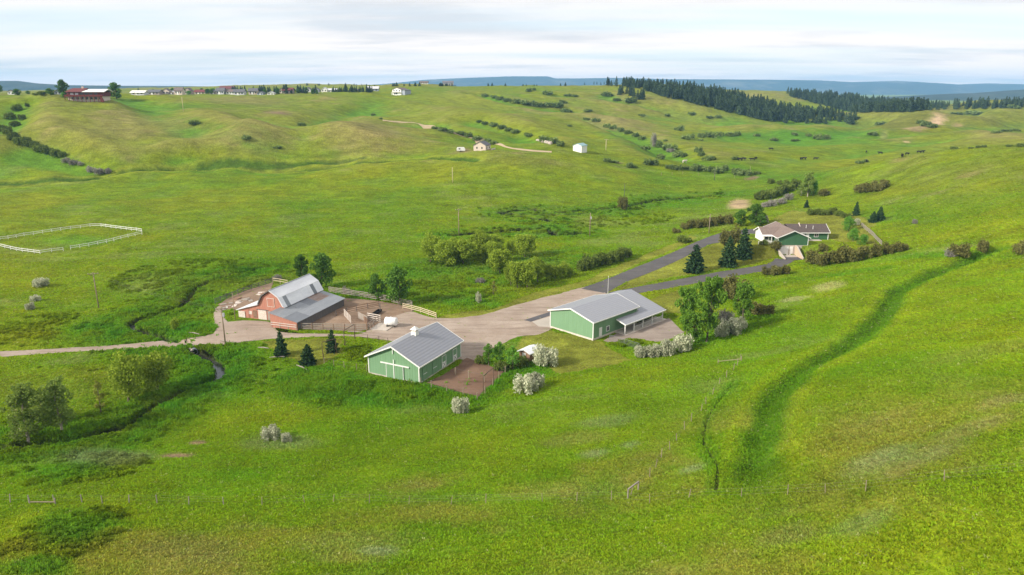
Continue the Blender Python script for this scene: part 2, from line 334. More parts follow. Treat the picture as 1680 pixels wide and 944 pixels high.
carve(L_CREEK, 1.4, 1.5); carve(L_CREEKUP, 1.2, 1.3); carve(L_CUTA, 2.1, 1.9); carve(L_CUTB, 2.1, 1.9)
carve(L_DITCH, 2.9, 1.45, 0.05, 0.4, 0.45, True); carve(L_CRACK, 0.3, 0.4, 0.3, 0.1)
DRAWS = [(px_line(q, 6), h, d) for q, h, d in (([(215,160),(250,188),(330,217),(430,238),(520,255)],26,5.0),([(430,195),(500,215),(560,232),(640,252)],20,3.0),([(40,170),(20,205),(40,235),(90,256),(165,284)],13,2.6),([(620,170),(560,190),(500,205),(470,225)],18,2.2),
  ([(790,157),(835,168),(880,174),(930,184)],20,4.5),([(780,199),(815,208),(846,219),(880,232)],15,3.5),([(715,211),(770,226),(818,238)],11,1.0),([(960,196),(1000,210),(1040,224),(1080,242),(1110,258)],18,4.0),([(990,158),(1040,170),(1090,182),(1150,200)],22,4.0),([(900,155),(960,160),(1010,168)],18,3.0),([(300,250),(330,262),(345,275)],10,1.6),([(130,165),(150,195),(210,230),(260,262)],16,2.2),
  ([(1300,262),(1400,250),(1470,240),(1560,225)],22,2.5),([(1440,200),(1400,212),(1360,222)],18,3.0),([(1680,205),(1600,214),(1520,218),(1450,226)],18,3.0),([(1600,182),(1560,190),(1570,200)],20,3.5))]
for L, h, d in DRAWS:                             # the folds of the hillsides
    n = near(L, h * 2.6); x, y = GX[n], GY[n]; r_, _ = dist_line(x, y, L); r_ = r_ + h * .25 * fbm(x, y, h * 1.5, 37, 3); GZ[n] -= d * np.exp(-(r_ / h) ** 2 * 1.6) - d * .45 * np.exp(-((r_ - h * 1.5) / (h * .7)) ** 2)
carve(L_FOOT, 0.35, 0.14, 0.3, 0.1)
carve(BENCH1, 4.5, 1.7, 0.1, 0.8); carve(BENCH2, 3.6, 1.3, 0.1, 0.8)
for L in RUTS: carve(L, 0.55, 0.22, 0.3, 0.1)
for key in ('hill_track',):                       # surveyed again on the finished ground
    a, b = SHEETS[key]; SHEET_XY[key] = (smooth_line(GL_(a), 1.5), smooth_line(GL_(b), 1.5)); OUTLINE[key] = np.concatenate([SHEET_XY[key][0], SHEET_XY[key][1][::-1]])
def _blur(Z, n, ax):
    P = np.pad(Z, [(n + 1, n) if k == ax else (0, 0) for k in range(2)], 'edge'); C = np.cumsum(P, ax); m = Z.shape[ax]
    return (np.take(C, np.arange(2 * n + 1, 2 * n + 1 + m), ax) - np.take(C, np.arange(0, m), ax)) / (2 * n + 1)
CONV = GZ - _blur(_blur(_blur(_blur(GZ, 9, 1), 13, 0), 9, 1), 13, 0)      # rises (dry) above, hollows (moist) below their surroundings
# ------------------------------------------------------------------ what grows where: plant colour of the pasture
C_YG, C_GR, C_OL, C_DRY, C_LU, C_LAWN, C_SAGE = [np.array(c) for c in ((.170,.200,.008),(.088,.172,.006),(.172,.182,.030),(.235,.192,.075),(.058,.150,.009),(.172,.178,.026),(.200,.225,.105))]
C_SOIL = np.array((.19, .125, .08)); C_SAND = np.array((.48, .34, .22)); C_FLOW = np.array((.19, .22, .02))
LUSH_LINES = [(L_CREEK, 13, 1.0), (L_CREEKUP, 17, 1.0), (L_CUTA, 15, .8), (L_CUTB, 16, .8), (VALLEY, 16, .8), (L_CRACK, 1.6, .5), (BENCH1, 6.5, .95), (BENCH2, 5.5, .8),
              (px_line([(500,620),(600,640),(700,650),(800,640),(860,610)], 3), 9, 1.0), (px_line([(700,440),(780,450),(860,440),(940,420)], 3), 20, .75), (px_line([(560,480),(680,480),(780,490)], 3), 14, .9),
              (px_line([(1250,470),(1330,455),(1450,440)], 3), 4, .7), (px_line([(1100,570),(1200,545),(1260,520)], 3), 5, .7), (px_line([(250,190),(330,215),(430,235)], 4), 14, .55), (px_line([(1500,420),(1600,425),(1680,418)], 3), 6, .6)]
def ell(u, v, ru, rv, col, k, seed=0):
    c = G(u, v); a = G(u, v - rv); b = G(u, v + rv); return (c[0], c[1], max(ru * depth(c) / FPX, .5), max(abs(a[1] - b[1]) / 2, .5), np.array(col), k, (a[0] - b[0]) / (a[1] - b[1] + 1e-6))
PATCH = [ell(1480,198,75,8,C_OL*.72,.75), ell(1560,205,120,8,C_OL*.78,.6), ell(1650,203,80,8,C_OL*.8,.55), ell(1200,224,60,8,C_LU*1.15,.75), ell(1260,224,60,9,C_LU*1.15,.8), ell(1320,225,60,9,C_LU*1.15,.8), ell(1390,222,50,7,C_LU*1.2,.75), ell(1620,182,120,5,C_OL*.85,.5), ell(1600,236,120,8,C_FLOW*.9,.4), ell(120,395,70,12,C_LU*1.5,.45), ell(660,240,110,12,C_OL*.85,.4), ell(860,262,70,7,C_OL*.8,.55), ell(760,160,80,9,C_FLOW,.5), ell(700,190,120,10,C_FLOW*.95,.5), ell(880,205,90,10,C_FLOW*.95,.45),
         ell(455,184,26,4,C_SOIL,.8), ell(590,203,60,9,C_DRY*.85,.4), ell(240,205,90,16,C_DRY*.9,.36), ell(350,225,70,12,C_DRY*.9,.32), ell(180,215,70,14,C_DRY*.9,.25), ell(430,200,60,14,C_DRY*.9,.32), ell(650,215,70,10,C_DRY*.9,.35),
         ell(110,188,40,6,C_FLOW*1.1,.6), ell(1212,336,20,9,(.42,.30,.18),.9), ell(1538,201,18,5,C_SAND,.9), ell(1503,210,22,3.5,(.36,.25,.15),.6), ell(1570,207,12,3,(.38,.25,.15),.5), ell(1450,227,6,4,C_SAND,.3), ell(1487,233,6,2,C_SAND,.8), ell(1640,218,60,4,C_DRY,.5),
         ell(1440,755,75,28,C_SAGE*.92,.5), ell(1530,745,60,20,C_SAGE*.9,.35), ell(1480,770,45,14,C_DRY*.85,.4), ell(1360,470,26,7,(.27,.26,.09),.8), ell(1300,492,30,5,(.25,.25,.10),.8), ell(975,745,28,9,C_SAGE*.92,.5), ell(1035,730,20,6,C_SAGE*.92,.4), ell(1135,770,25,8,C_SAGE,.5),
         ell(1000,690,60,12,C_SAGE*.9,.35), ell(950,720,60,12,C_DRY*.8,.3), ell(470,725,70,14,C_SAGE*.8,.4), ell(300,900,140,30,C_DRY*.8,.35), ell(560,890,120,24,C_DRY*.8,.3), ell(620,905,40,10,C_SAGE*.9,.6), ell(120,870,90,40,C_LU,.8), ell(60,930,80,25,C_LU,.7), ell(160,755,90,16,C_SAGE*.75,.6), ell(100,775,80,18,C_LU*1.2,.7), ell(290,748,26,4,C_SOIL*1.2,.85), ell(325,727,14,3,C_SOIL*1.2,.8),
         ell(1600,700,90,16,C_DRY*.85,.45), ell(1600,580,120,14,C_OL,.45), ell(1640,660,60,16,C_DRY*.8,.4), ell(1290,880,60,20,C_DRY*.75,.4), ell(1420,855,60,20,C_SAGE*.85,.3), ell(660,575,40,5,C_SOIL,.3),
         ell(120,640,200,40,C_FLOW*.85,.45), ell(300,470,160,30,C_FLOW*.8,.3), ell(760,175,120,14,C_FLOW*.95,.5), ell(960,275,110,12,C_FLOW*.95,.35), ell(1000,195,80,12,C_DRY*.95,.6), ell(1130,190,80,10,C_OL*1.05,.6), ell(760,246,14,4,C_SOIL,.8), ell(1010,266,16,2,C_SOIL,.7), ell(1235,292,12,3,C_SOIL,.9), ell(380,165,90,6,C_DRY*.85,.5), ell(300,175,60,5,(.08,.17,.012),.6), ell(860,640,60,8,C_FLOW,.4), ell(1340,235,120,9,C_LU*1.3,.55), ell(1330,222,100,8,C_LU*1.2,.6), ell(1400,222,60,7,C_LU*1.2,.5), ell(1440,205,70,6,C_OL*.9,.6)]
LAWNS = [GL_(q)[:, :2] for q in ([(1000,480),(1060,445),(1130,418),(1175,400),(1250,395),(1272,404),(1268,425),(1230,436),(1150,448),(1080,460),(1030,474)],
         [(1250,372),(1300,345),(1330,348),(1385,352),(1400,350),(1440,365),(1400,395),(1372,395),(1330,372)], [(862,553),(905,542),(985,562),(1040,590),(985,603),(915,612),(880,590),(850,575)], [(432,560),(560,555),(560,580),(525,600),(470,592)], [(1395,365),(1410,362),(1445,400),(1405,402)], [(1050,500),(1120,473),(1140,470),(1120,520),(1080,505)],
         [(715,526),(800,519),(870,499),(965,470),(1060,430),(1135,396),(1150,388),(1140,386),(1040,425),(950,463),(860,487),(795,510),(725,518)])]
def bounded_dist(x, y, L, rad):
    d = np.full(x.shape, 1e6); lo = L.min(0) - rad; hi = L.max(0) + rad; k = (x > lo[0]) & (x < hi[0]) & (y > lo[1]) & (y < hi[1])
    if k.any(): d[k] = dist_line(x[k], y[k], L)[0]
    return d
LUSH_LINES = [(L[::3] if len(L) > 12 else L, r, s) for L, r, s in LUSH_LINES]
def veg(x, y, z):
    """plant colour and how tall and rank the growth is"""
    r = np.hypot(x, y)
    n1 = fbm(x, y, 46, 41, 4); n2 = fbm(x, y, 15, 43, 4); n3 = fbm(x, y, 5, 47, 3); n4 = fbm(x * .55 + y * .25, y * 1.6 - x * .2, 9, 53, 4); n5 = fbm(x, y, 120, 61, 3)
    def mx(a, b, t): return a + (b - a) * t[:, None]
    c = mx(np.tile(C_YG, (len(x), 1)), np.tile(C_GR, (len(x), 1)), np.clip(.46 + .55 * n1 + .45 * n2 + .3 * n4, 0, 1))
    hill = sstep(7, 22, z) * (sstep(230, 340, r)) + .55 * sstep(480, 800, r); hill = np.clip(hill, 0, 1)
    c = mx(c, np.tile(C_OL, (len(x), 1)), np.clip(hill * (.40 + .6 * n5 + .5 * n2), 0, .9))
    c = mx(c, np.tile(C_DRY, (len(x), 1)), np.clip(sstep(.18, .6, n2 * .6 + n4 * .5 + .25 * n5) * (.28 + .25 * hill), 0, 1))
    cv = zat(x, y, CONV); fr = sstep(230, 330, r) * (1 - sstep(1500, 2200, r))
    c = mx(c, np.tile(C_DRY * np.array((.92, .92, .8)), (len(x), 1)), np.clip(sstep(.2, 3.0, cv + .8 * n2) * .3 * fr, 0, 1)); c = mx(c, np.tile(C_LU * 1.35, (len(x), 1)), np.clip(sstep(.2, 3.2, -cv + .8 * n2) * .72 * fr, 0, 1))
    fg = 1 - sstep(75, 112, r)                                        # the drier brow of the near hill
    c = mx(c, np.tile(C_DRY * np.array((.74, .68, .36)), (len(x), 1)), np.clip(fg * (.10 + .8 * n2 + .4 * n3), 0, .5))
    lush = np.zeros(len(x))
    for L, rad, s in LUSH_LINES:
        d = bounded_dist(x, y, L, rad * 1.3); lush = np.maximum(lush, s * (1 - sstep(rad * .35, rad, d + rad * .35 * n2)))
    c = mx(c, np.tile(C_LU, (len(x), 1)), np.clip(lush * (.62 + .55 * n3 + .25 * n4), 0, 1))
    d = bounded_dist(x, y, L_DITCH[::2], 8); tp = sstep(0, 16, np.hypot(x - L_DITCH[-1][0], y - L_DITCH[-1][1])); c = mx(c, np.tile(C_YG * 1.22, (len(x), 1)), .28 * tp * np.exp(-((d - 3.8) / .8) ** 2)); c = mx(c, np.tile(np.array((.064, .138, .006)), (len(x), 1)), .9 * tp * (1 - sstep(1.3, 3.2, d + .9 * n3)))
    for L in (BENCH1[::2], BENCH2[::2]):                              # old track lines: dark green strip, yellow-green band on either side
        d = bounded_dist(x, y, L, 9); c = mx(c, np.tile(C_FLOW * 1.1, (len(x), 1)), .6 * (1 - sstep(4, 8, d + n3))); c = mx(c, np.tile(np.array((.036, .085, .008)), (len(x), 1)), .85 * (1 - sstep(1.8, 3.6, d + .8 * n3)))
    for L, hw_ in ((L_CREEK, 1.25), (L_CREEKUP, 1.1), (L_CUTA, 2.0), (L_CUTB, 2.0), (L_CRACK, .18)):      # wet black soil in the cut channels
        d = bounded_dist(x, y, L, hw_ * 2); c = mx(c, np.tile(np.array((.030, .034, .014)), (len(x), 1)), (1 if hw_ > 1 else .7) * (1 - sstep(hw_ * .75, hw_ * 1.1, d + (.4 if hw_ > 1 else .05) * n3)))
    for cx, cy, rx, ry, pc, k, sh in PATCH:
        dy = y - cy; q = ((x - cx - sh * dy) / rx) ** 2 + (dy / ry) ** 2; m = q < 4
        if m.any():
            w = k * (1 - sstep(.35, 1.25, np.sqrt(q[m]) + .45 * n2[m] + .3 * n3[m])); c[m] = mx(c[m], np.tile(pc, (int(m.sum()), 1)), w)
            if abs(pc[0] - C_LU[0]) < .02: lush[m] = np.maximum(lush[m], w)
    lawn = np.zeros(len(x))
    for p in LAWNS:
        m = inside(x + 1.6 * n2 + 1.2 * n3, y + 2.0 * n4 + 1.2 * n3, p)
        if m.any(): c[m] = mx(c[m], C_LAWN * (1 + .25 * n2[m] + .18 * n3[m])[:, None] * np.array((1, 1, 1)), np.full(int(m.sum()), .88)); lawn[m] = 1; lush[m] = 0
    c = c * (1 + .16 * n3 + .10 * n4)[:, None]
    return np.clip(c, .004, .9), lush, lawn

# ------------------------------------------------------------------ materials
def nodes(name):
    m = bpy.data.materials.new(name); m.use_nodes = True; nt = m.node_tree; b = nt.nodes['Principled BSDF']; b.inputs['Roughness'].default_value = .9; b.inputs['Specular IOR Level'].default_value = .2
    return m, nt, nt.nodes, nt.links, b
def tex_noise(nt, scale, detail=4, rough=.6, coord='Object', stretch=None):
    N, L = nt.nodes, nt.links; t = N.new('ShaderNodeTexNoise'); t.inputs['Scale'].default_value = scale; t.inputs['Detail'].default_value = detail; t.inputs['Roughness'].default_value = rough
    if coord == 'Pos': src = N.new('ShaderNodeNewGeometry').outputs['Position']
    else: src = N.new('ShaderNodeTexCoord').outputs[coord]
    if stretch:
        mp = N.new('ShaderNodeMapping'); mp.inputs['Scale'].default_value = stretch; L.new(src, mp.inputs[0]); src = mp.outputs[0]
    L.new(src, t.inputs['Vector']); return t.outputs[0]
def maprange(nt, x, a, b, c, d):
    n = nt.nodes.new('ShaderNodeMapRange'); nt.links.new(x, n.inputs[0])
    for i, q in enumerate((a, b, c, d)): n.inputs[1 + i].default_value = q
    return n.outputs[0]
def mixc(nt, f, a, b, blend='MIX'):
    n = nt.nodes.new('ShaderNodeMix'); n.data_type = 'RGBA'; n.blend_type = blend
    if isinstance(f, (int, float)): n.inputs[0].default_value = f
    else: nt.links.new(f, n.inputs[0])
    for i, x in ((6, a), (7, b)):
        if isinstance(x, (tuple, list)): n.inputs[i].default_value = (*x[:3], 1)
        else: nt.links.new(x, n.inputs[i])
    return n.outputs[2]
def scale_col(nt, col, f):
    n = nt.nodes.new('ShaderNodeVectorMath'); n.operation = 'SCALE'; nt.links.new(col, n.inputs[0])
    if isinstance(f, (int, float)): n.inputs['Scale'].default_value = f
    else: nt.links.new(f, n.inputs['Scale'])
    return n.outputs[0]
def bump(nt, h, dist, strength=1.0):
    n = nt.nodes.new('ShaderNodeBump'); n.inputs['Distance'].default_value = dist; n.inputs['Strength'].default_value = strength; nt.links.new(h, n.inputs['Height']); nt.links.new(n.outputs[0], nt.nodes['Principled BSDF'].inputs['Normal'])
def mottled(name, c1, c2, scale=1.0, rough=.85, bdist=.02, spec=.2, coord='Object', stretch=None, detail=5, metal=0., lo=.35, hi=.65, bscale=None):
    """plain surface: two colours of the same stuff mixed by noise, fine relief"""
    m, nt, N, L, b = nodes(name); n = tex_noise(nt, scale, detail, .65, coord, stretch)
    L.new(mixc(nt, maprange(nt, n, lo, hi, 0, 1), c1, c2), b.inputs['Base Color']); b.inputs['Roughness'].default_value = rough; b.inputs['Specular IOR Level'].default_value = spec; b.inputs['Metallic'].default_value = metal
    if bdist: bump(nt, tex_noise(nt, bscale or scale * 6, 3, .6, coord, stretch), bdist)
    return m
def mat_terrain():
    m, nt, N, L, b = nodes('pasture'); a = N.new('ShaderNodeAttribute'); a.attribute_name = 'col'
    n1 = tex_noise(nt, 1.1, 6, .7, 'Pos'); n2 = tex_noise(nt, .09, 6, .65, 'Pos', (1, 1.8, 1))
    c = scale_col(nt, a.outputs['Color'], maprange(nt, n1, .25, .75, .70, 1.32)); c = scale_col(nt, c, maprange(nt, n2, .3, .7, .74, 1.24)); c = scale_col(nt, c, maprange(nt, tex_noise(nt, .33, 5, .7, 'Pos', (.7, 1.5, 1)), .3, .7, .74, 1.24))
    L.new(c, b.inputs['Base Color']); b.inputs['Specular IOR Level'].default_value = .08; b.inputs['Roughness'].default_value = 1
    bump(nt, tex_noise(nt, .55, 5, .7, 'Pos'), 1.0, .9); return m
def mat_grass():
    m = bpy.data.materials.new('grass_blades'); m.use_nodes = True; nt = m.node_tree; N, L = nt.nodes, nt.links; N.clear()
    a = N.new('ShaderNodeAttribute'); a.attribute_type = 'INSTANCER'; a.attribute_name = 'col'
    d = N.new('ShaderNodeBsdfDiffuse'); t = N.new('ShaderNodeBsdfTranslucent'); mx = N.new('ShaderNodeMixShader'); mx.inputs[0].default_value = .38; o = N.new('ShaderNodeOutputMaterial')
    L.new(a.outputs['Color'], d.inputs[0]); L.new(a.outputs['Color'], t.inputs[0]); L.new(d.outputs[0], mx.inputs[1]); L.new(t.outputs[0], mx.inputs[2]); L.new(mx.outputs[0], o.inputs[0]); return m
def mat_gravel(name, c1, c2, c3):
    m, nt, N, L, b = nodes(name); big = tex_noise(nt, .16, 5, .65, 'Pos'); fine = tex_noise(nt, 2.2, 6, .75, 'Pos')
    c = mixc(nt, maprange(nt, big, .36, .64, 0, 1), c1, c2); st = tex_noise(nt, .5, 6, .7, 'Pos', (.16, 1.3, 1)); c = mixc(nt, maprange(nt, st, .48, .66, 0, .75), c, c3); c = mixc(nt, maprange(nt, fine, .5, .75, 0, .6), c, c3); L.new(c, b.inputs['Base Color']); b.inputs['Roughness'].default_value = 1
    bump(nt, tex_noise(nt, 1.6, 6, .75, 'Pos'), .12, .8); return m
M = {}
M['pasture'] = mat_terrain(); M['grass'] = mat_grass()
M['gravel'] = mat_gravel('gravel', (.285, .222, .174), (.36, .295, .24), (.20, .15, .115))
M['track'] = mat_gravel('pale_track', (.40, .30, .19), (.46, .36, .24), (.30, .25, .12))
M['dirt'] = mat_gravel('corral_dirt', (.20, .135, .09), (.28, .20, .14), (.13, .085, .055))
M['darkdirt'] = mat_gravel('paddock_dirt', (.145, .085, .055), (.19, .12, .08), (.09, .052, .034))
M['asphalt'] = mat_gravel('asphalt', (.085, .080, .080), (.112, .105, .103), (.068, .064, .064))
M['newasphalt'] = mat_gravel('fresh_asphalt', (.085, .083, .09), (.105, .10, .105), (.07, .068, .07))
M['concrete'] = mat_gravel('concrete', (.40, .36, .31), (.46, .41, .355), (.34, .30, .26))
M['patio'] = mat_gravel('patio_gravel', (.24, .195, .165), (.30, .25, .21), (.19, .15, .125))

# ------------------------------------------------------------------ the ground
def build_terrain():
    nv = NA * NR; co = np.stack([GX, GY, GZ], -1).reshape(-1, 3).astype(np.float32)
    i, j = np.meshgrid(np.arange(NA - 1), np.arange(NR - 1), indexing='ij'); a = (i * NR + j).ravel(); q = np.stack([a, a + 1, a + NR + 1, a + NR], 1)[:, ::-1]
    me = bpy.data.meshes.new('terrain'); me.vertices.add(nv); me.vertices.foreach_set('co', co.ravel())
    me.loops.add(q.size); me.loops.foreach_set('vertex_index', q.ravel().astype(np.int32)); me.polygons.add(len(q)); me.polygons.foreach_set('loop_start', (np.arange(len(q)) * 4).astype(np.int32)); me.polygons.foreach_set('use_smooth', np.ones(len(q), bool))
    me.update(); me.validate()
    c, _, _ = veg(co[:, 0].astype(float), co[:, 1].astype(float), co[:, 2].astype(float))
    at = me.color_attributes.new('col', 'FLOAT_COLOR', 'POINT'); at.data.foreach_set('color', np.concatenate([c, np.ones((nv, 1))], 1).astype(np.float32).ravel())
    me.materials.append(M['pasture']); o = link('terrain', me); tag(o, 'rolling green pasture of hills and valley floor', 'terrain', kind='structure'); return o
build_terrain()
SHEET_DEF = [('gravel_road', 'gravel', 'pinkish gravel lane crossing the creek to the barns', .07, 'road'), ('gravel_yard', 'gravel', 'wide gravel yard between the barns', .085, 'yard'), ('side_track', 'gravel', 'narrow gravel track behind the red barn', .075, 'track'),
             ('corral_dirt', 'dirt', 'trampled brown dirt of the corral beside the red barn', .10, 'dirt'), ('pen_dirt', 'dirt', 'littered brown pen behind the red barn', .07, 'dirt'), ('paddock_dirt', 'darkdirt', 'dark bare soil of the paddock beside the cupola barn', .10, 'dirt'),
             ('asphalt_drive', 'asphalt', 'grey asphalt drive climbing to the green house', .10, 'driveway'), ('garage_drive', 'asphalt', 'grey asphalt branch drive down to the basement garage', .085, 'driveway'), ('shop_apron', 'concrete', 'pale concrete apron at the green shop', .12, 'apron'),
             ('shop_strip', 'newasphalt', 'dark strip of fresh asphalt beside the shop apron', .11, 'asphalt'), ('patio', 'patio', 'gravel patio below the porch roof of the shop', .07, 'patio'), ('hill_track', 'track', 'pale dirt track slanting down the far hillside', .25, 'track')]
def ribbon(name, key, mat, off, label, cat, across=9):
    A, Bq = SHEET_XY[key]; n = max(len(A), len(Bq), 6); A = resample(A, n); Bq = resample(Bq, n); jit = .45 if mat not in ('concrete', 'asphalt', 'newasphalt') else .10
    V = []; F = []
    e0 = fbm(A[:, 0], A[:, 1], 2.5, 71, 3); e1 = fbm(Bq[:, 0], Bq[:, 1], 2.5, 73, 3); W = Bq - A; wl = np.hypot(*W.T)[:, None] + 1e-6; W = W / wl
    A = A + W * (e0[:, None] * jit); Bq = Bq + W * (e1[:, None] * jit)
    for i in range(n):
        for k in range(across + 1):
            p = A[i] + (Bq[i] - A[i]) * (k / across); V.append((p[0], p[1], float(zat(p[0], p[1])) + (off if 0 < k < across else off * .4)))
    for i in range(n - 1):
        for k in range(across): a = i * (across + 1) + k; F.append((a, a + 1, a + across + 2, a + across + 1))
    me = mesh_from(name, V, F, M[mat], True); me.update()
    if me.polygons[0].normal.z < 0: me.flip_normals()
    return tag(link(name, me), label, cat, kind='structure')
for key, mat, label, off, cat in SHEET_DEF: ribbon(key, key, mat, off, label, cat, 16 if key in ('gravel_yard', 'corral_dirt', 'paddock_dirt') else 9)
def mat_water():
    m, nt, N, L, b = nodes('creek_water'); b.inputs['Base Color'].default_value = (.05, .05, .045, 1); b.inputs['Roughness'].default_value = .12; b.inputs['Specular IOR Level'].default_value = .5; bump(nt, tex_noise(nt, 1.4, 3, .5, 'Pos'), .03); return m
M['water'] = mat_water()
def creek(L, half, drop, label):
    V = []; F = []; zb = np.array([np.mean(zat(p[0] + np.array([-4, 4, 0, 0]), p[1] + np.array([0, 0, -4, 4]))) for p in L])
    k = np.ones(9) / 9; zs = np.convolve(np.pad(zb, 4, 'edge'), k, 'valid') - drop
    for i, p in enumerate(L):
        d = L[min(i + 1, len(L) - 1)] - L[max(i - 1, 0)]; nrm = np.array([-d[1], d[0]]) / (np.hypot(*d) + 1e-9)
        for s in (-1, 1): V.append((p[0] + s * half * nrm[0], p[1] + s * half * nrm[1], zs[i]))
        if i: F.append((2 * i - 2, 2 * i - 1, 2 * i + 1, 2 * i))
    me = mesh_from('creek_water', V, F, M['water'], True)
    if me.polygons[0].normal.z < 0: me.flip_normals()
    tag(link('creek_water', me), label, 'water', kind='structure')
creek(L_CREEK, 1.2, 1.05, 'narrow dark creek running from the culvert past the willows'); creek(L_CREEKUP, 1.0, 1.0, 'dark creek channel above the culvert')

# ------------------------------------------------------------------ far ranges
def ridge(name, prof, y0, thick, mat, label, base=-20., seed=1, rough=1.):
    """a range of hills: crest surveyed as (u, v), its body sloping down on both sides"""
    us = np.linspace(prof[0][0], prof[-1][0], 260); vsn = np.interp(us, [p[0] for p in prof], [p[1] for p in prof]); cr = np.array([at_y(u, v, y0) for u, v in zip(us, vsn)])
    rows = np.linspace(-1, 1, 23); V = []; F = []
    for i, c in enumerate(cr):
        for t in rows:
            y = y0 + t * thick; s = abs(t); hgt = (1 - s ** 1.3) if t < 0 else (1 - s); x = c[0]
            n = float(fbm(np.array([x]), np.array([y]), thick * .22, seed, 4)[0]); z = base + (c[2] - base) * max(hgt + .22 * rough * n * (1 - (1 - s) ** 3) * (1 - s * .5), 0)
            V.append((x + .15 * thick * n * s, y, z))
    m = len(rows)
    for i in range(len(cr) - 1):
        for k in range(m - 1): a = i * m + k; F.append((a, a + m, a + m + 1, a + 1))
    me = mesh_from(name, V, F, mat, True)
    if me.polygons[0].normal.z < 0: me.flip_normals()
    return tag(link(name, me), label, 'hills', kind='structure')
M['far_forest'] = mottled('far_forest', (.018, .032, .020), (.055, .062, .03), .004, .95, 12., .05, 'Pos', detail=8, bscale=.03)
M['far_range'] = mottled('far_range', (.022, .04, .035), (.16, .15, .12), .0022, .95, 40., .05, 'Pos', detail=9, lo=.52, hi=.74, bscale=.006)
ridge('mountain_range', [(520,150),(600,140),(640,137),(700,131),(770,128),(840,125.5),(900,125.5),(910,129),(950,129),(1010,128),(1100,130),(1180,130.5),(1260,131),(1340,132),(1400,135),(1470,133),(1540,137),(1570,139),(1620,137),(1700,139),(1900,141)], 9000, 1500, M['far_range'], 'long blue flat-topped mountain range on the horizon', -30, 5)
ridge('wooded_hills', [(-400,140),(-150,136),(-40,133),(30,133),(60,137),(110,140),(200,141),(300,141.5),(420,143),(520,147),(600,152)], 4300, 800, M['far_forest'], 'low dark wooded hills beyond the ridge-top houses', -10, 8)
ridge('wooded_hills', [(1380,166),(1450,160),(1500,157),(1560,154),(1600,153),(1650,149),(1700,146),(1800,140),(2000,138)], 4000, 900, M['far_forest'], 'dark wooded hills under the blue range beyond the pine slope', -10, 15)

# ------------------------------------------------------------------ haze: a shallow layer of clear summer air
def build_haze():
    b = MB(); b.box(-13000, 13000, -600, 11000, -45, 250); m = bpy.data.materials.new('haze_air'); m.use_nodes = True; nt = m.node_tree; nt.nodes.clear()
    o = nt.nodes.new('ShaderNodeOutputMaterial'); v = nt.nodes.new('ShaderNodeVolumePrincipled'); v.inputs['Color'].default_value = (.30, .58, 1.0, 1); v.inputs['Density'].default_value = HAZE; v.inputs['Anisotropy'].default_value = 0
    nt.links.new(v.outputs[0], o.inputs['Volume']); ob = b.build('haze', m); tag(ob, 'thin blue summer haze filling the valley air', 'haze', kind='stuff')
HAZE = 0.000085
build_haze()

# ------------------------------------------------------------------ grass: tufts standing on the pasture, nobody could count them
def tuft(seed, n, wid, hgt, spread):
    r = random.Random(seed); V = []; F = []
    for k in range(n):
        a = r.uniform(0, 2 * math.pi); d = spread * math.sqrt(r.random()); x, y = d * math.cos(a), d * math.sin(a); t = r.uniform(0, math.pi); w = wid * r.uniform(.6, 1.3) / 2; h = hgt * r.uniform(.55, 1.2); lx = r.uniform(-.5, .5) * h + .15 * h; ly = r.uniform(-.5, .5) * h
        i = len(V); V += [(x - w * math.cos(t), y - w * math.sin(t), -.06), (x + w * math.cos(t), y + w * math.sin(t), -.06), (x + lx * .5 + w * .7 * math.cos(t), y + ly * .5 + w * .7 * math.sin(t), h * .62), (x + lx * .5 - w * .7 * math.cos(t), y + ly * .5 - w * .7 * math.sin(t), h * .62), (x + lx, y + ly, h)]
        F += [(i, i + 1, i + 2, i + 3), (i + 3, i + 2, i + 4)]
    return mesh_from('tuft', V, F, M['grass'])
def scatter_nodes(protos, name):
    ng = bpy.data.node_groups.new(name, 'GeometryNodeTree'); ng.interface.new_socket('Geometry', in_out='INPUT', socket_type='NodeSocketGeometry'); ng.interface.new_socket('Geometry', in_out='OUTPUT', socket_type='NodeSocketGeometry')
    N, L = ng.nodes, ng.links; gi = N.new('NodeGroupInput'); go = N.new('NodeGroupOutput'); iop = N.new('GeometryNodeInstanceOnPoints'); gti = N.new('GeometryNodeGeometryToInstance')
    for o in reversed(protos): oi = N.new('GeometryNodeObjectInfo'); oi.inputs['Object'].default_value = o; oi.inputs['As Instance'].default_value = True; L.new(oi.outputs['Geometry'], gti.inputs[0])
    def attr(nm, ty): n = N.new('GeometryNodeInputNamedAttribute'); n.data_type = ty; n.inputs[0].default_value = nm; return n.outputs[0]
    iop.inputs['Pick Instance'].default_value = True
    L.new(gi.outputs[0], iop.inputs['Points']); L.new(gti.outputs[0], iop.inputs['Instance']); L.new(attr('idx', 'INT'), iop.inputs['Instance Index']); L.new(attr('rot', 'FLOAT_VECTOR'), iop.inputs['Rotation']); L.new(attr('scl', 'FLOAT_VECTOR'), iop.inputs['Scale'])
    L.new(iop.outputs[0], go.inputs[0]); return ng
def scatter(name, protos, co, rot, scl, idx, col, label, cat):
    me = bpy.data.meshes.new(name); n = len(co); me.vertices.add(n); me.vertices.foreach_set('co', co.astype(np.float32).ravel())
    me.attributes.new('rot', 'FLOAT_VECTOR', 'POINT').data.foreach_set('vector', rot.astype(np.float32).ravel()); me.attributes.new('scl', 'FLOAT_VECTOR', 'POINT').data.foreach_set('vector', scl.astype(np.float32).ravel())
    me.attributes.new('idx', 'INT', 'POINT').data.foreach_set('value', idx.astype(np.int32))
    if col is not None: me.attributes.new('col', 'FLOAT_COLOR', 'POINT').data.foreach_set('color', np.concatenate([col, np.ones((n, 1))], 1).astype(np.float32).ravel())
    o = link(name, me); md = o.modifiers.new('scatter', 'NODES'); md.node_group = scatter_nodes(protos, name); return tag(o, label, cat, kind='stuff')
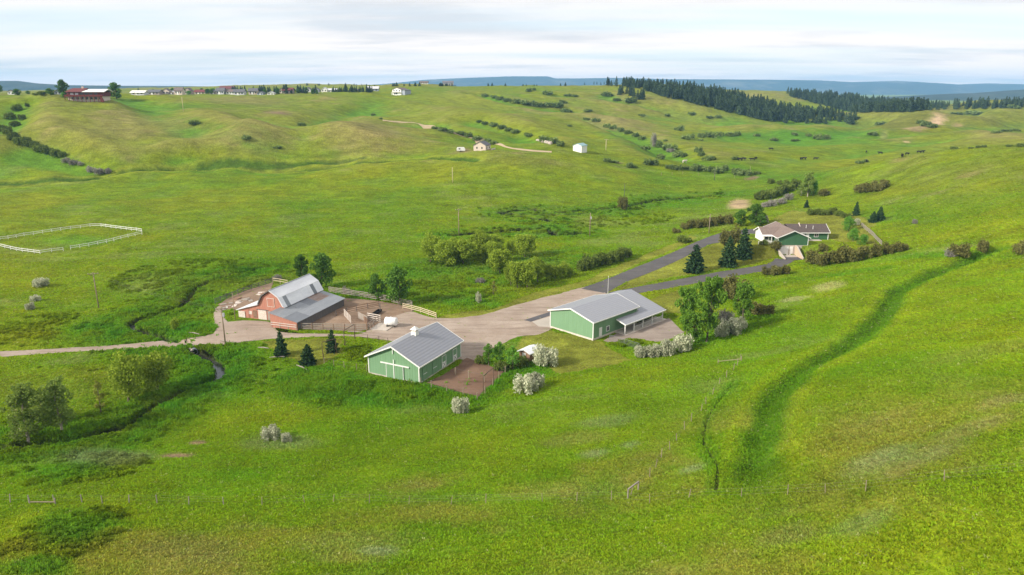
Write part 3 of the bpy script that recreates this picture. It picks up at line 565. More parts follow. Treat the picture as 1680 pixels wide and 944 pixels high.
def steep(x, y):
    e = .8; return np.abs(zat(x + e, y) - zat(x - e, y)) + np.abs(zat(x, y + e) - zat(x, y - e))
def build_grass(per_m2=15.0):
    hw = math.radians(44); r0, r1, rk = 30., 480., 100.
    n1 = int(per_m2 * hw * (rk * rk - r0 * r0)); n2 = int(per_m2 * 2 * hw * rk * rk * math.log(r1 / rk)); g = RNG
    r = np.concatenate([np.sqrt(g.uniform(r0 * r0, rk * rk, n1)), rk * np.exp(g.uniform(0, math.log(r1 / rk), n2))]); a = g.uniform(-hw, hw, n1 + n2); x = r * np.sin(a); y = r * np.cos(a)
    jx, jy = .7 * fbm(x, y, 2.2, 101, 3), .7 * fbm(x, y, 2.2, 103, 3); keep = ~on_sheet(x + jx, y + jy) | (g.random(len(x)) < .012); keep &= g.random(len(x)) > sstep(230, 470, r)
    for o, an, x0, x1, y0, y1, z, soft in PADS:
        c, s = math.cos(an), math.sin(an); lx = (x - o[0]) * c + (y - o[1]) * s; ly = -(x - o[0]) * s + (y - o[1]) * c
        if an == 0 and y1 > 5: keep &= ~((lx > -4) & (lx < 19) & (ly > 0) & (ly < 15)) & ~((lx > .2) & (lx < 5.5) & (ly > -7) & (ly < 1))
    for bo, an, x0, x1, y0, y1 in ((O_BARN, -26.5, 0, 11.5, 0, 15), (O_SHOP, -45, 0, 15, 0, 22), (O_RED, -18.5, 0, 19.2, -4.2, 15.5)):
        an = math.radians(an); c, s = math.cos(an), math.sin(an); lx = (x - bo[0]) * c + (y - bo[1]) * s; ly = -(x - bo[0]) * s + (y - bo[1]) * c; keep &= ~((lx > x0) & (lx < x1) & (ly > y0) & (ly < y1))
    for L, h in ((L_CREEK, .95), (L_CREEKUP, .8), (L_CRACK, .2), (L_CUTA, 1.9), (L_CUTB, 1.9)): keep &= bounded_dist(x, y, L, 3) > h
    for cx, cy, rx, ry, pc, k, sh in PATCH:
        if pc[0] > 1.6 * pc[1] or (k > .75 and pc[0] > pc[1] * 1.3): dy = y - cy; q = ((x - cx - sh * dy) / rx) ** 2 + (dy / ry) ** 2; keep &= q > .7
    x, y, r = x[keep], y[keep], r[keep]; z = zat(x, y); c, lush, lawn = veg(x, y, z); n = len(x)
    clump = fbm(x, y, 2.6, 81, 3); clump2 = fbm(x, y, 9, 83, 3)
    far = np.maximum(r / rk, 1) ** .75; fade = 1 - sstep(170, 400, r)
    h = (.33 + .16 * clump2 + .75 * np.clip(clump, 0, 1) * (.35 + lush)) * (1 + 1.3 * lush) * (1 - .82 * lawn) * g.uniform(.65, 1.3, n); h = np.clip(h, .10, 4) * far ** .35 * (.25 + .75 * fade)
    w = g.uniform(.8, 1.25, n) * far * (1 - .3 * lawn)
    c = c * (1 + g.normal(0, .075, (n, 1))) * (1 + g.normal(0, .05, (n, 3))); pale = g.random(n) < .012 * (1 - lush); c[pale] = c[pale] * .5 + np.array((.28, .25, .11)) * .5
    protos = [bpy.data.objects.new('tuft', tuft(s, 7, .13, .34, .20)) for s in range(4)]
    scatter('grass', protos, np.stack([x, y, z], 1), np.stack([g.normal(0, .12, n), g.normal(0, .12, n), g.uniform(0, 6.28, n)], 1), np.stack([w, w, h], 1), g.integers(0, 4, n), np.clip(c * 1.92 * np.array((.94, 1.0, 1.1)), .005, .9), 'green pasture grass with yellowing seed heads', 'grass')
build_grass()
# ------------------------------------------------------------------ building materials
def siding(name, c1, c2, pitch=.23, axis=0, bd=.03, rough=.55, spec=.35, stain=.35):
    """ribbed sheet or boards: upright ribs in relief, uneven wear"""
    m, nt, N, L, b = nodes(name); w = N.new('ShaderNodeTexWave'); w.wave_type = 'BANDS'; w.bands_direction = 'DIAGONAL' if axis == 2 else ('Z' if axis == 3 else 'X'); w.inputs['Scale'].default_value = .314 / pitch; w.inputs['Distortion'].default_value = 0
    tc = N.new('ShaderNodeTexCoord'); mp = N.new('ShaderNodeMapping'); mp.inputs['Scale'].default_value = (1, 1, 0) if axis == 2 else (1, 1, 1); L.new(tc.outputs['Object'], mp.inputs[0]); L.new(mp.outputs[0], w.inputs[0])
    n = tex_noise(nt, .9, 6, .7, 'Object', (1.6, 1.6, .35)); L.new(mixc(nt, maprange(nt, n, .5 - stain * .5, .5 + stain * .5, 0, 1), c1, c2), b.inputs['Base Color']); b.inputs['Roughness'].default_value = rough; b.inputs['Specular IOR Level'].default_value = spec
    bump(nt, w.outputs[0], bd, .8); return m
M['green'] = siding('green_steel_siding', (.150, .268, .148), (.172, .298, .170), .30, 2)
M['green_dark'] = siding('green_house_siding', (.046, .125, .058), (.056, .142, .070), .20, 3, .015, .7)
M['white'] = mottled('white_paint', (.78, .77, .74), (.70, .69, .66), 2.0, .5, .004, .4)
M['offwhite'] = mottled('weathered_white_paint', (.66, .60, .54), (.50, .42, .36), 3.0, .8, .01)
M['roof_grey'] = siding('grey_steel_roof', (.215, .222, .25), (.24, .247, .275), .60, 0, .03, .42, .45, .5)
M['roof_y'] = siding('grey_ribbed_roof', (.235, .242, .268), (.262, .268, .295), .60, 0, .03, .42, .45, .5)
M['galv'] = mottled('galvanised_sheet', (.72, .73, .75), (.60, .61, .64), .8, .42, .012, .5, stretch=(1, .25, 1), metal=.15)
M['galv_b'] = mottled('weathered_galvanised_sheet', (.25, .265, .285), (.21, .225, .245), .9, .5, .012, .45, stretch=(1, .3, 1), metal=.1)
M['galv_c'] = mottled('dull_grey_sheet', (.18, .195, .215), (.155, .165, .185), .8, .55, .012, .4, stretch=(1, .3, 1), metal=.1)
M['rust'] = mottled('rusty_sheet', (.24, .15, .11), (.28, .24, .22), 1.2, .7, .012, .3, stretch=(1, .5, 1))
M['red_wood'] = mottled('faded_red_boards', (.37, .135, .095), (.46, .255, .19), 1.0, .9, .03, .12, stretch=(5, 5, .5), detail=8, lo=.32, hi=.72)
M['grey_wood'] = mottled('weathered_grey_boards', (.24, .205, .175), (.34, .30, .26), 1.4, .9, .02, .12, stretch=(4, 4, .6), detail=7)
M['dark_wall'] = mottled('dark_weathered_boards', (.105, .10, .098), (.15, .14, .135), 1.4, .9, .02, .12, stretch=(4, 4, .6), detail=7)
M['brown_wood'] = mottled('brown_boards', (.19, .115, .075), (.27, .17, .115), 2.0, .9, .02, .12)
M['pale_wood'] = mottled('pale_wood', (.50, .41, .27), (.58, .49, .34), 2.0, .85, .02, .15)
M['post_wood'] = mottled('post_wood', (.25, .195, .14), (.33, .27, .20), 3.0, .9, .02, .12)
M['pole_wood'] = mottled('pole_wood', (.23, .165, .115), (.32, .25, .18), 1.5, .9, .02, .12, stretch=(3, 3, .4))
M['glass'] = mottled('window_glass', (.03, .035, .04), (.05, .055, .06), 1.0, .08, 0, .6)
M['dark'] = mottled('painted_pipe_dark', (.012, .011, .01), (.02, .018, .016), 1.0, .9, 0, .1)
M['shingle'] = mottled('brown_shingles', (.165, .125, .11), (.215, .165, .14), 1.6, .9, .03, .15, detail=8)
M['shingle_d'] = mottled('dark_shingles', (.082, .066, .062), (.11, .088, .08), 1.6, .9, .03, .15, detail=8)
M['conc'] = mottled('wall_concrete', (.42, .37, .32), (.50, .44, .38), 1.2, .9, .01, .15)
M['tan_wall'] = mottled('tan_retaining_wall', (.50, .37, .26), (.56, .42, .31), 1.6, .9, .02, .12, stretch=(.6, .6, 4))
M['steel_pipe'] = mottled('rusty_pipe', (.085, .055, .042), (.13, .085, .06), 3.0, .8, .005, .3)
M['tank'] = mottled('white_tank', (.80, .80, .79), (.72, .72, .71), 1.5, .4, .004, .5)
M['plastic_black'] = mottled('black_rubber', (.02, .02, .02), (.03, .03, .03), 2, .6, .004, .4)
def turned(name, o, ang): return empty(name, tuple(o), math.radians(ang))
def win(parent, b0, b1, z0, z1, y, face, frame=.09, cross=False):
    """window in a wall: face 'f' front (y const) or 's' side (x const); frame proud, glass a sub-part"""
    m = MB(); g = MB(); t = .06 if face in ('f', 's+') else -.06
    def bx(q, a0, a1, c0, c1, d0, d1):
        d0, d1 = min(d0, d1), max(d0, d1)
        q.box(a0, a1, d0, d1, c0, c1) if face in ('f', 'b') else q.box(d0, d1, a0, a1, c0, c1)
    sgn = -1 if face in ('f', 's-') else 1; d1 = y + sgn * .07
    for a in ((b0 - frame, b0, z0 - frame, z1 + frame), (b1, b1 + frame, z0 - frame, z1 + frame), (b0, b1, z0 - frame, z0), (b0, b1, z1, z1 + frame)): bx(m, *a, y - sgn * .02, d1)
    if cross: bx(m, (b0 + b1) / 2 - .03, (b0 + b1) / 2 + .03, z0, z1, y, y + sgn * .06)
    bx(g, b0, b1, z0, z1, y - sgn * .02, y + sgn * .03)
    w = m.build('window', M['white'], parent); g.build('pane', M['glass'], w); return w
def gable_roof(parent, x0, x1, y0, y1, h, r, ov, mat, t=.14, name='roof'):
    """ridge along y; two planes as one roof with white edge boards as sub-parts"""
    xm = (x0 + x1) / 2; k = (r - h) / (xm - x0); e = h - k * ov; b = MB()
    b.prism([(x0 - ov, e), (xm, r), (x1 + ov, e), (x1 + ov, e - t), (xm, r - t), (x0 - ov, e - t)], y0 - ov, y1 + ov)
    ro = b.build(name, mat, parent); f = .10
    for yy in (y0 - ov - f, y1 + ov + .004):
        MB().prism([(x0 - ov - f, e - .02), (xm, r + .03), (xm, r - .24), (x0 - ov - f, e - .27)], yy, yy + f - .004).build('bargeboard', M['white'], ro); MB().prism([(x1 + ov + f, e - .02), (xm + .004, r + .03), (xm + .004, r - .24), (x1 + ov + f, e - .27)], yy, yy + f - .004).build('bargeboard', M['white'], ro)
    for xx in (x0 - ov - f, x1 + ov + .004): MB().box(xx, xx + f - .004, y0 - ov, y1 + ov, e - .24, e - .015).build('gutter', M['white'], ro)
    return ro
def gable_walls(parent, x0, x1, y0, y1, h, r, mat, z0=-.3, t=.16, name='wall'):
    xm = (x0 + x1) / 2; q = [(x0, z0), (x1, z0), (x1, h), (xm, r - .16), (x0, h)]
    MB().prism(q, y0, y0 + t).build(name, mat, parent); MB().prism(q, y1 - t, y1).build(name, mat, parent)
    MB().box(x0, x0 + t, y0 + t, y1 - t, z0, h).build(name, mat, parent); MB().box(x1 - t, x1, y0 + t, y1 - t, z0, h).build(name, mat, parent)

# ------------------------------------------------------------------ green horse barn with the cupola
def horse_barn():
    W, Ln, h, r = 11.5, 15.0, 3.85, 6.6; t = turned('horse_barn', O_BARN, -26.5); tag(t, 'green metal barn with white cupola beside the dark soil paddock', 'barn')
    gable_walls(t, 0, W, 0, Ln, h, r, M['green']); gable_roof(t, 0, W, 0, Ln, h, r, .5, M['roof_grey'])
    MB().box(-.06, W + .06, -.06, Ln + .06, -.35, .22).build('foundation', M['conc'], t)
    for x, y in ((0, 0), (W, 0), (W, Ln), (0, Ln)): MB().box(x - .09, x + .09, y - .09, y + .09, .22, h - .1).build('corner_trim', M['white'], t)
    MB().box(2.9, 9.4, -.22, -.05, 2.78, 2.98).build('door_track', M['white'], t)
    for x0, x1 in ((4.15, 5.95), (5.99, 8.1)):
        d = MB().box(x0, x1, -.16, -.06, .1, 2.78).build('sliding_door', M['green'], t)
        MB().box(x0 if x0 < 5 else x1 - .09, x0 + .09 if x0 < 5 else x1, -.19, -.16, .1, 2.78).build('edge_trim', M['white'], d)
    MB().box(5.90, 6.04, -.24, -.165, .1, 3.9).build('door_post', M['white'], t)
    b = MB(); b.box(W / 2 + .02, W / 2 + .14, -.2, -.02, r - 1.6, r - .5); b.build('loft_trim', M['white'], t)
    for y, low in ((1.2, None), (4.6, None), (7.9, 'x'), (12.0, 'x')):
        d = MB().box(W + .01, W + .09, y, y + 1.35, .25, 2.6).build('stall_door', M['green'], t)
        f = MB(); f.box(W + .05, W + .11, y - .1, y, .22, 2.7); f.box(W + .05, W + .11, y + 1.35, y + 1.45, .22, 2.7); f.box(W + .05, W + .11, y - .1, y + 1.45, 2.6, 2.72); f.build('door_frame', M['green'] if low is None else M['white'], d)
        if low:
            lo = MB().box(W + .095, W + .14, y + .03, y + 1.32, .3, 1.42).build('lower_leaf', M['white'], d); x = MB(); x.bar((W + .16, y + .1, .36), (W + .16, y + 1.25, 1.36), .09, .03); x.bar((W + .165, y + .1, 1.36), (W + .165, y + 1.25, .36), .09, .03); x.build('cross_brace', M['dark_wall'], d)
        else: MB().box(W + .095, W + .13, y + .05, y + 1.3, 1.38, 1.46).build('latch_bar', M['white'], d)
    MB().box(W + .02, W + .12, 5.9, 6.05, 3.0, 3.2).build('lamp', M['white'], t)
    c = MB().box(W / 2 - .55, W / 2 + .55, 6.9, 8.0, r - .35, r + .5).build('cupola', M['white'], t); MB().box(W / 2 - .45, W / 2 + .45, 7.0, 7.9, r + .5, r + .95).build('louvre', M['offwhite'], c)
    cr = MB(); z = r + .95
    cr.add([(W / 2 - .7, 6.75, z), (W / 2 + .7, 6.75, z), (W / 2 + .7, 8.15, z), (W / 2 - .7, 8.15, z), (W / 2, 7.45, z + .62)], [(0, 1, 4), (1, 2, 4), (2, 3, 4), (3, 0, 4), (3, 2, 1, 0)]); cr.build('cupola_roof', M['white'], c)
horse_barn()
# ------------------------------------------------------------------ green shop with the porch roof
def shop():
    W, Ln, h, r = 12.2, 15.8, 4.3, 5.95; t = turned('workshop', O_SHOP, -45); tag(t, 'long green metal workshop with a lower porch roof on posts', 'workshop')
    gable_walls(t, 0, W, 0, Ln, h, r, M['green']); gable_roof(t, 0, W, 0, Ln, h, r, .4, M['roof_y'])
    MB().box(-.07, W + .07, -.07, Ln + .07, -.4, .38).build('foundation', M['offwhite'], t)
    for x, y in ((0, 0), (W, 0), (W, Ln), (0, Ln)): MB().box(x - .09, x + .09, y - .09, y + .09, .38, h - .1).build('corner_trim', M['white'], t)
    win(t, 4.6, 5.5, 1.0, 2.0, W, 's+', .12, True)
    MB().box(W + .01, W + .09, 2.0, 2.95, .3, 2.35).build('door', M['white'], t)
    # rear wing under the lower roof, open porch along its side
    wx1 = W - .6; gy0, gy1 = Ln + .02, 22.6
    MB().box(1.2, wx1, gy0, gy1, -.3, 3.1).build('rear_wall', M['green'], t)
    MB().box(W + .005, W + .05, 8.2, Ln, .4, 2.6).build('porch_wall_panel', M['green'], t)
    rx, rz = 5.2, 5.35; ex, ez = W + 2.9, 2.45; k = (rz - ez) / (ex - rx)
    b = MB(); b.slab((rx, Ln + .05, rz), (ex, Ln + .05, ez), (ex, gy1 + .6, ez), (rx, gy1 + .6, rz), .14); xa = W + .42; za = ez + k * (ex - xa)
    b.slab((xa, 7.6, za), (ex, 7.6, ez), (ex, Ln + .05, ez), (xa, Ln + .05, za), .14); b.slab((rx - 4.0, Ln + .05, rz - 4.0 * k), (rx, Ln + .05, rz), (rx, gy1 + .6, rz), (rx - 4.0, gy1 + .6, rz - 4.0 * k), .14)
    pr = b.build('porch_roof', M['roof_y'], t)
    MB().box(ex + .004, ex + .12, 7.6, gy1 + .6, ez - .24, ez - .01).build('gutter', M['white'], pr); MB().prism([(xa, za - .02), (ex + .1, ez - .02), (ex + .1, ez - .26), (xa, za - .26)], 7.48, 7.596).build('bargeboard', M['white'], pr)
    for y in (7.9, 11.2, 14.6, 18.2, 22.4): MB().box(ex - .42, ex - .24, y - .09, y + .09, -.3, ez - .1).build('porch_post', M['white'], t)
    MB().box(W + .1, ex + .3, 7.4, gy1 + .8, -.3, .12).build('porch_slab', M['conc'], t)
    q = MB()
    for y in np.arange(11.2, 22.3, .35): q.box(ex - .36, ex - .32, y, y + .05, .15, 1.0)
    q.box(ex - .38, ex - .30, 11.2, 22.3, 1.0, 1.07); q.build('porch_railing', M['white'], t)
    MB().box(wx1 + .01, wx1 + .08, 17.2, 18.2, .15, 2.2).build('door', M['white'], t); win(t, 19.2, 20.4, 1.0, 2.1, wx1, 's+')
shop()
# ------------------------------------------------------------------ old red barn
def red_barn():
    t = turned('gambrel_barn', O_RED, -18.5); tag(t, 'faded red gambrel barn with white metal roof and grey lean-to', 'barn'); Ln = 15.6; A = [(6, 3.7), (7.2, 5.85), (9.5, 7.3), (11.8, 5.85), (13, 3.7)]
    q = [(6, -.3), (13, -.3), (13, 3.6)] + [(11.75, 5.7), (9.5, 7.12), (7.25, 5.7), (6, 3.6)]
    MB().prism(q, 0, .16).build('gable_wall', M['red_wood'], t); MB().prism(q, Ln - .16, Ln).build('gable_wall', M['red_wood'], t)
    MB().prism([(0, -.3), (5.995, -.3), (5.995, 3.55), (0, 1.8)], .02, .18).build('side_wall', M['red_wood'], t); MB().box(0, .16, .18, Ln, -.3, 1.78).build('side_wall', M['red_wood'], t); MB().box(6.0, 6.15, .16, Ln - .16, -.3, 3.6).build('side_wall', M['red_wood'], t); MB().box(12.85, 13, .16, Ln - .16, -.3, 3.6).build('side_wall', M['red_wood'], t)
    b = MB(); b.slab((-.4, -.35, 1.80), (6.05, -.35, 3.74), (6.05, Ln + .3, 3.74), (-.4, Ln + .3, 1.80), .1); b.build('lean_to_roof', M['galv'], t)
    # main roof in sheets, each with its own weathering
    R = MB(); e = .35
    R.slab((9.5, -e, 7.42), (9.5, Ln + e, 7.42), (7.05, Ln + e, 5.92), (7.05, -e, 5.92), .09); up_l = R.build('roof', M['galv'], t)
    R = MB(); R.slab((7.05, -e, 5.92), (7.05, Ln + e, 5.92), (5.75, Ln + e, 3.72), (5.75, -e, 3.72), .09); R.build('roof', M['galv'], t)
    n = 12; ys = np.linspace(-e, Ln + e, n + 1); dull = {1: 'galv_b', 2: 'galv', 9: 'galv_c', 3: 'galv'}
    for i in range(n):
        dz = random.uniform(-.012, .012); b = MB().slab((9.503, ys[i], 7.42 + dz), (12.0, ys[i], 5.90 + dz), (12.0, ys[i + 1] - .01, 5.90 + dz), (9.503, ys[i + 1] - .01, 7.42 + dz), .08); b.build('roof_sheet', M['galv'], t)
        dz = random.uniform(-.012, .012); b = MB().slab((11.97, ys[i], 5.86 + dz), (13.25, ys[i], 3.62 + dz), (13.25, ys[i + 1] - .01, 3.62 + dz), (11.97, ys[i + 1] - .01, 5.86 + dz), .08); b.build('roof_sheet', M[dull.get(i, 'galv')], t)
    MB().box(9.35, 9.65, -e, Ln + e, 7.40, 7.50).build('ridge_cap', M['galv_b'], t)
    for a, c in ((0, 1), (1, 2), (2, 3), (3, 4)):
        MB().bar((A[a][0], -e - .05, A[a][1] + .12), (A[c][0], -e - .05, A[c][1] + .12), .06, .22).build('bargeboard', M['dark_wall'] if a < 2 else M['galv'], t)
    # right-hand lean-to
    x0, x1, y0, y1 = 12.2, 19.2, -4.2, 15.5; zr, ze = 3.55, 2.1; k = (zr - ze) / (x1 - x0)
    MB().prism([(x0, -.3), (x1, -.3), (x1, ze - .1), (x0, zr - .1)], y0, y0 + .15).build('lean_to_wall', M['red_wood'], t); MB().box(x1 - .15, x1, y0 + .15, y1, -.3, ze - .12).build('lean_to_wall', M['dark_wall'], t); MB().prism([(13.0, -.3), (x1 - .15, -.3), (x1 - .15, ze - .1), (13.0, zr - .3)], y1 - .15, y1 - .002).build('lean_to_wall', M['dark_wall'], t); MB().box(x0, x0 + .15, y0 + .15, -.02, -.3, zr - .15).build('lean_to_wall', M['red_wood'], t)
    ys = np.linspace(y0 - .3, y1 + .3, 13); xm = 15.9
    for i in range(12):
        for j, (xa, xb) in enumerate(((x0 - .15, xm + .12), (xm, x1 + .35))):
            yj = ys[i]; dz = random.uniform(-.01, .012) + (0.02 if j == 0 else 0); za, zb = zr - k * (xa - x0), zr - k * (xb - x0)
            mt = 'rust' if (i in (8, 9) and j == 0) or (i == 10 and j == 0) else random.choice(('galv_b', 'galv_b', 'galv_c'))
            if i >= 10 and j == 1: mt = 'galv_b'
            MB().slab((xa, yj, za + dz), (xb, yj, zb + dz), (xb, ys[i + 1] - .015, zb + dz), (xa, ys[i + 1] - .015, za + dz), .06).build('roof_sheet', M[mt], t)
    # doors, shutters, boards
    d = MB().box(5.7, 8.0, -.09, -.01, .05, 2.35).build('sliding_door', M['offwhite'], t, label='whitewashed sliding door'); MB().box(5.2, 8.6, -.13, -.03, 2.38, 2.5).build('door_track', M['dark_wall'], d)
    MB().box(8.35, 9.3, -.08, -.01, .05, 2.3).build('door', M['grey_wood'], t); MB().box(4.2, 5.3, -.05, 0.01, .3, 2.1).build('door', M['brown_wood'], t)
    MB().box(.08, 1.9, -.10, .0, .02, 1.55).build('shed_door', M['offwhite'], t); MB().box(8.6, 10.4, -.07, -.005, 3.5, 5.4).build('loft_door', M['red_wood'], t)
    f = MB()
    for a in ((8.5, 8.6, 3.4, 5.5), (10.4, 10.5, 3.4, 5.5), (8.6, 10.4, 5.4, 5.5), (8.6, 10.4, 3.4, 3.5)): f.box(a[0], a[1], -.10, -.01, a[2], a[3])
    f.build('loft_frame', M['offwhite'], t); MB().box(3.0, 3.9, -.04, .01, 1.0, 1.8).build('shutter', M['offwhite'], t)
    for z in (.75, 1.25): MB().box(x0 + .1, x1 - .1, y0 - .12, y0 - .02, z, z + .13).build('rail', M['offwhite'], t)
    for x in (x0 + .2, x0 + 2.4, x0 + 4.6, x1 - .3): MB().box(x, x + .12, y0 - .06, y0 - .005, -.2, 1.45).build('rail_post', M['grey_wood'], t)
red_barn()
# ------------------------------------------------------------------ green house
def house():
    t = turned('ranch_house', O_HOUSE, 0); tag(t, 'dark green ranch house with brown shingle roof and basement garage', 'house'); g = M['green_dark']
    gable_walls(t, 0, 9, 0, 15, 2.55, 4.45, g, 0.0)
    MB().box(.0, 9.0, .02, 14.9, -3.2, -.004).build('basement_wall', M['conc'], t)
    for x0, x1 in ((.75, 3.35), (3.75, 4.7)):
        d = MB().box(x0, x1, -.07, .03, -3.0, -.4).build('garage_door', M['white'], t); 
        for z in (-2.4, -1.8, -1.2): MB().box(x0 + .02, x1 - .02, -.085, -.069, z - .015, z + .015).build('panel_joint', M['conc'], d)
    gable_roof(t, 0, 9, 0, 14.6, 2.55, 4.5, .5, M['shingle'], .16)
    # cross gable to the left with a porch
    MB().box(-3.0, -.01, 4.5, 11.5, -.2, 2.5).build('wall', M['white'], t); MB().prism([(4.5, 2.5), (11.5, 2.5), (8, 3.95)], -3.0, -2.9, 'x').build('gable_end', M['white'], t)
    b = MB(); zr, ze = 4.1, 2.42; b.slab((-3.5, 8, zr), (4.4, 8, zr), (.4, 4.0, ze), (-3.5, 4.0, ze), .15); b.slab((-3.5, 12, ze), (.4, 12, ze), (4.4, 8, zr), (-3.5, 8, zr), .15); cr = b.build('cross_roof', M['shingle'], t)
    MB().prism([(3.9, ze - .02), (8, zr + .03), (8, zr - .24), (3.9, ze - .27)], -3.6, -3.505, 'x').build('bargeboard', M['white'], cr); MB().prism([(12.1, ze - .02), (8.004, zr + .03), (8.004, zr - .24), (12.1, ze - .27)], -3.6, -3.505, 'x').build('bargeboard', M['white'], cr); MB().box(-3.5, -.55, 3.9, 3.996, ze - .24, ze - .02).build('gutter', M['white'], cr)
    win(t, -2.6, -1.5, .7, 1.9, 4.5, 'f'); win(t, -1.1, -.3, .7, 1.9, 4.5, 'f'); win(t, 1.2, 2.3, .9, 2.0, 0, 's-')
    dk = MB().box(-5.6, -.6, 1.2, 4.4, -.35, -.05).build('porch_deck', M['offwhite'], t)
    for x in (-5.4, -4.2, -3.0, -1.9, -.8): MB().box(x - .07, x + .07, 1.25, 1.39, -.05, .95).build('railing_post', M['white'], t)
    MB().box(-5.5, -.7, 1.27, 1.37, .85, .95).build('railing', M['white'], t); q = MB()
    for x in np.arange(-5.3, -.8, .22): q.box(x, x + .05, 1.3, 1.34, -.05, .85)
    q.build('baluster', M['white'], t)
    for x in (-3.3, -.9): MB().box(x - .09, x + .09, 3.0, 3.18, -.05, 2.4).build('porch_post', M['white'], t)
    MB().slab((-3.6, 4.0, 2.36), (-.55, 4.0, 2.36), (-.55, 2.8, 2.2), (-3.6, 2.8, 2.2), .12).build('porch_roof', M['white'], t)
    # right wing
    MB().box(9.02, 18.4, 8.2, 14.8, -.3, 2.45).build('wing_wall', g, t); MB().prism([(8.2, 2.45), (14.8, 2.45), (11.5, 4.25)], 18.28, 18.4, 'x').build('gable_end', g, t)
    b = MB(); b.slab((6.0, 11.5, 4.42), (18.9, 11.5, 4.42), (18.9, 7.7, 2.3), (8.0, 7.7, 2.3), .15); b.slab((6.0, 15.3, 2.3), (18.9, 15.3, 2.3), (18.9, 11.5, 4.42), (6.0, 11.5, 4.42), .15); wr = b.build('wing_roof', M['shingle_d'], t)
    MB().prism([(7.6, 2.3), (11.5, 4.46), (11.5, 4.2), (7.6, 2.04)], 18.905, 19.0, 'x').build('bargeboard', M['white'], wr); MB().prism([(15.4, 2.3), (11.504, 4.46), (11.504, 4.2), (15.4, 2.04)], 18.905, 19.0, 'x').build('bargeboard', M['white'], wr); MB().box(9.6, 18.9, 7.6, 7.696, 2.08, 2.3).build('gutter', M['white'], wr)
    # small gable dormer wall with white boards, vent pipes
    dm = MB().prism([(9.3, 2.9), (11.5, 4.75), (13.2, 3.3)], 10.3, 10.5, 'x').build('dormer', M['offwhite'], wr)
    for x, y, z in ((12.0, 9.6, 3.3), (14.0, 9.2, 3.1)): MB().tube([(x, y, z), (x, y, z + 1.1)], [.07, .07], 8).build('vent_pipe', M['white'], wr)
    MB().box(11.6, 12.6, 8.12, 8.2, .0, 2.05).build('door', M['white'], t); win(t, 14.3, 15.4, .9, 1.9, 8.2, 'f', .1, True)
    MB().box(10.2, 16.0, 6.2, 8.19, -.25, .06).build('step_slab', M['conc'], t); MB().box(18.45, 18.6, 8.0, 8.15, -.2, 2.1).build('corner_post', M['white'], t)
    MB().box(-.08, .08, -.08, .08, 0.0, 2.4).build('corner_trim', M['white'], t); MB().box(8.92, 9.08, -.08, .08, 0, 2.4).build('corner_trim', M['white'], t)
house()
def retaining():
    o = O_HOUSE
    t = turned('retaining_wall', (o[0], o[1], 4), 0); tag(t, 'tan retaining wall on the uphill side of the basement garage', 'wall'); MB().prism([(-6.2, -.5), (-.05, -.5), (-.05, 2.9), (-1.2, 2.7), (-6.2, .3)], 5.3, 5.6, 'x').build('wall_face', M['tan_wall'], t); MB().prism([(-6.3, .3), (-1.2, 2.72), (-.05, 2.92), (-.05, 3.02), (-1.25, 2.84), (-6.3, .42)], 5.25, 5.68, 'x').build('coping', M['conc'], t)
    t = turned('retaining_wall', (o[0], o[1], 4), 0); tag(t, 'grey stepped retaining wall on the lawn side of the basement garage', 'wall'); MB().prism([(-6.2, -.5), (-.05, -.5), (-.05, 2.2), (-1.6, 1.2), (-6.2, .15)], 0.1, .35, 'x').build('wall_face', M['conc'], t); MB().prism([(-6.3, .15), (-1.6, 1.22), (-.05, 2.22), (-.05, 2.32), (-1.65, 1.34), (-6.3, .27)], .05, .42, 'x').build('coping', M['conc'], t)
    t = turned('garage_slab', (o[0], o[1], 4), 0); tag(t, 'pale concrete slab before the basement garage doors', 'slab', kind='structure'); MB().box(.5, 5.2, -3.2, -.1, -.05, .06).build('slab', M['concrete'], t)
    t2 = MB().box(.5, 5.2, -6.6, -3.25, -.05, .05); ob = t2.build('parking_pad', M['newasphalt']); ob.location = (o[0], o[1], 4); tag(ob, 'fresh dark asphalt pad below the garage slab', 'pad', kind='structure')
retaining()
# ------------------------------------------------------------------ outbuildings and far houses
def cottage(name, label, cat, loc, rz, w, l, h, r, wall, roof, ov=.35, wins=(), doors=(), group=None, base=-1.2):
    """small gabled building: wins (face, a0, a1, z0, z1), doors (face, a0, a1, z1)"""
    t = empty(name, tuple(loc), math.radians(rz)); tag(t, label, cat, group); xm = w / 2; q = [(0, base), (w, base), (w, h), (xm, r - .12), (0, h)]
    MB().prism(q, 0, .15).add(*_boxvf(0, .15, .15, l - .15, base, h)).add(*_boxvf(w - .15, w, .15, l - .15, base, h)).prism(q, l - .15, l).build('wall', wall, t); k = (r - h) / xm; e = h - k * ov
    b = MB(); b.prism([(-ov, e), (xm, r), (w + ov, e), (w + ov, e - .16), (xm, r - .16), (-ov, e - .16)], -ov, l + ov); b.build('roof', roof, t)
    for fc, a0, a1, z0, z1 in wins:
        m = MB(); {'f': lambda: m.box(a0, a1, -.05, .02, z0, z1), 'l': lambda: m.box(-.05, .02, a0, a1, z0, z1), 'r': lambda: m.box(w - .02, w + .05, a0, a1, z0, z1)}[fc](); m.build('window', M['glass'], t)
    for fc, a0, a1, z1 in doors:
        m = MB(); {'f': lambda: m.box(a0, a1, -.07, .02, 0, z1), 'l': lambda: m.box(-.07, .02, a0, a1, 0, z1), 'r': lambda: m.box(w - .02, w + .07, a0, a1, 0, z1)}[fc](); m.build('door', M['white'], t)
    return t
def _boxvf(*a): b = MB().box(*a); return b.V, b.F
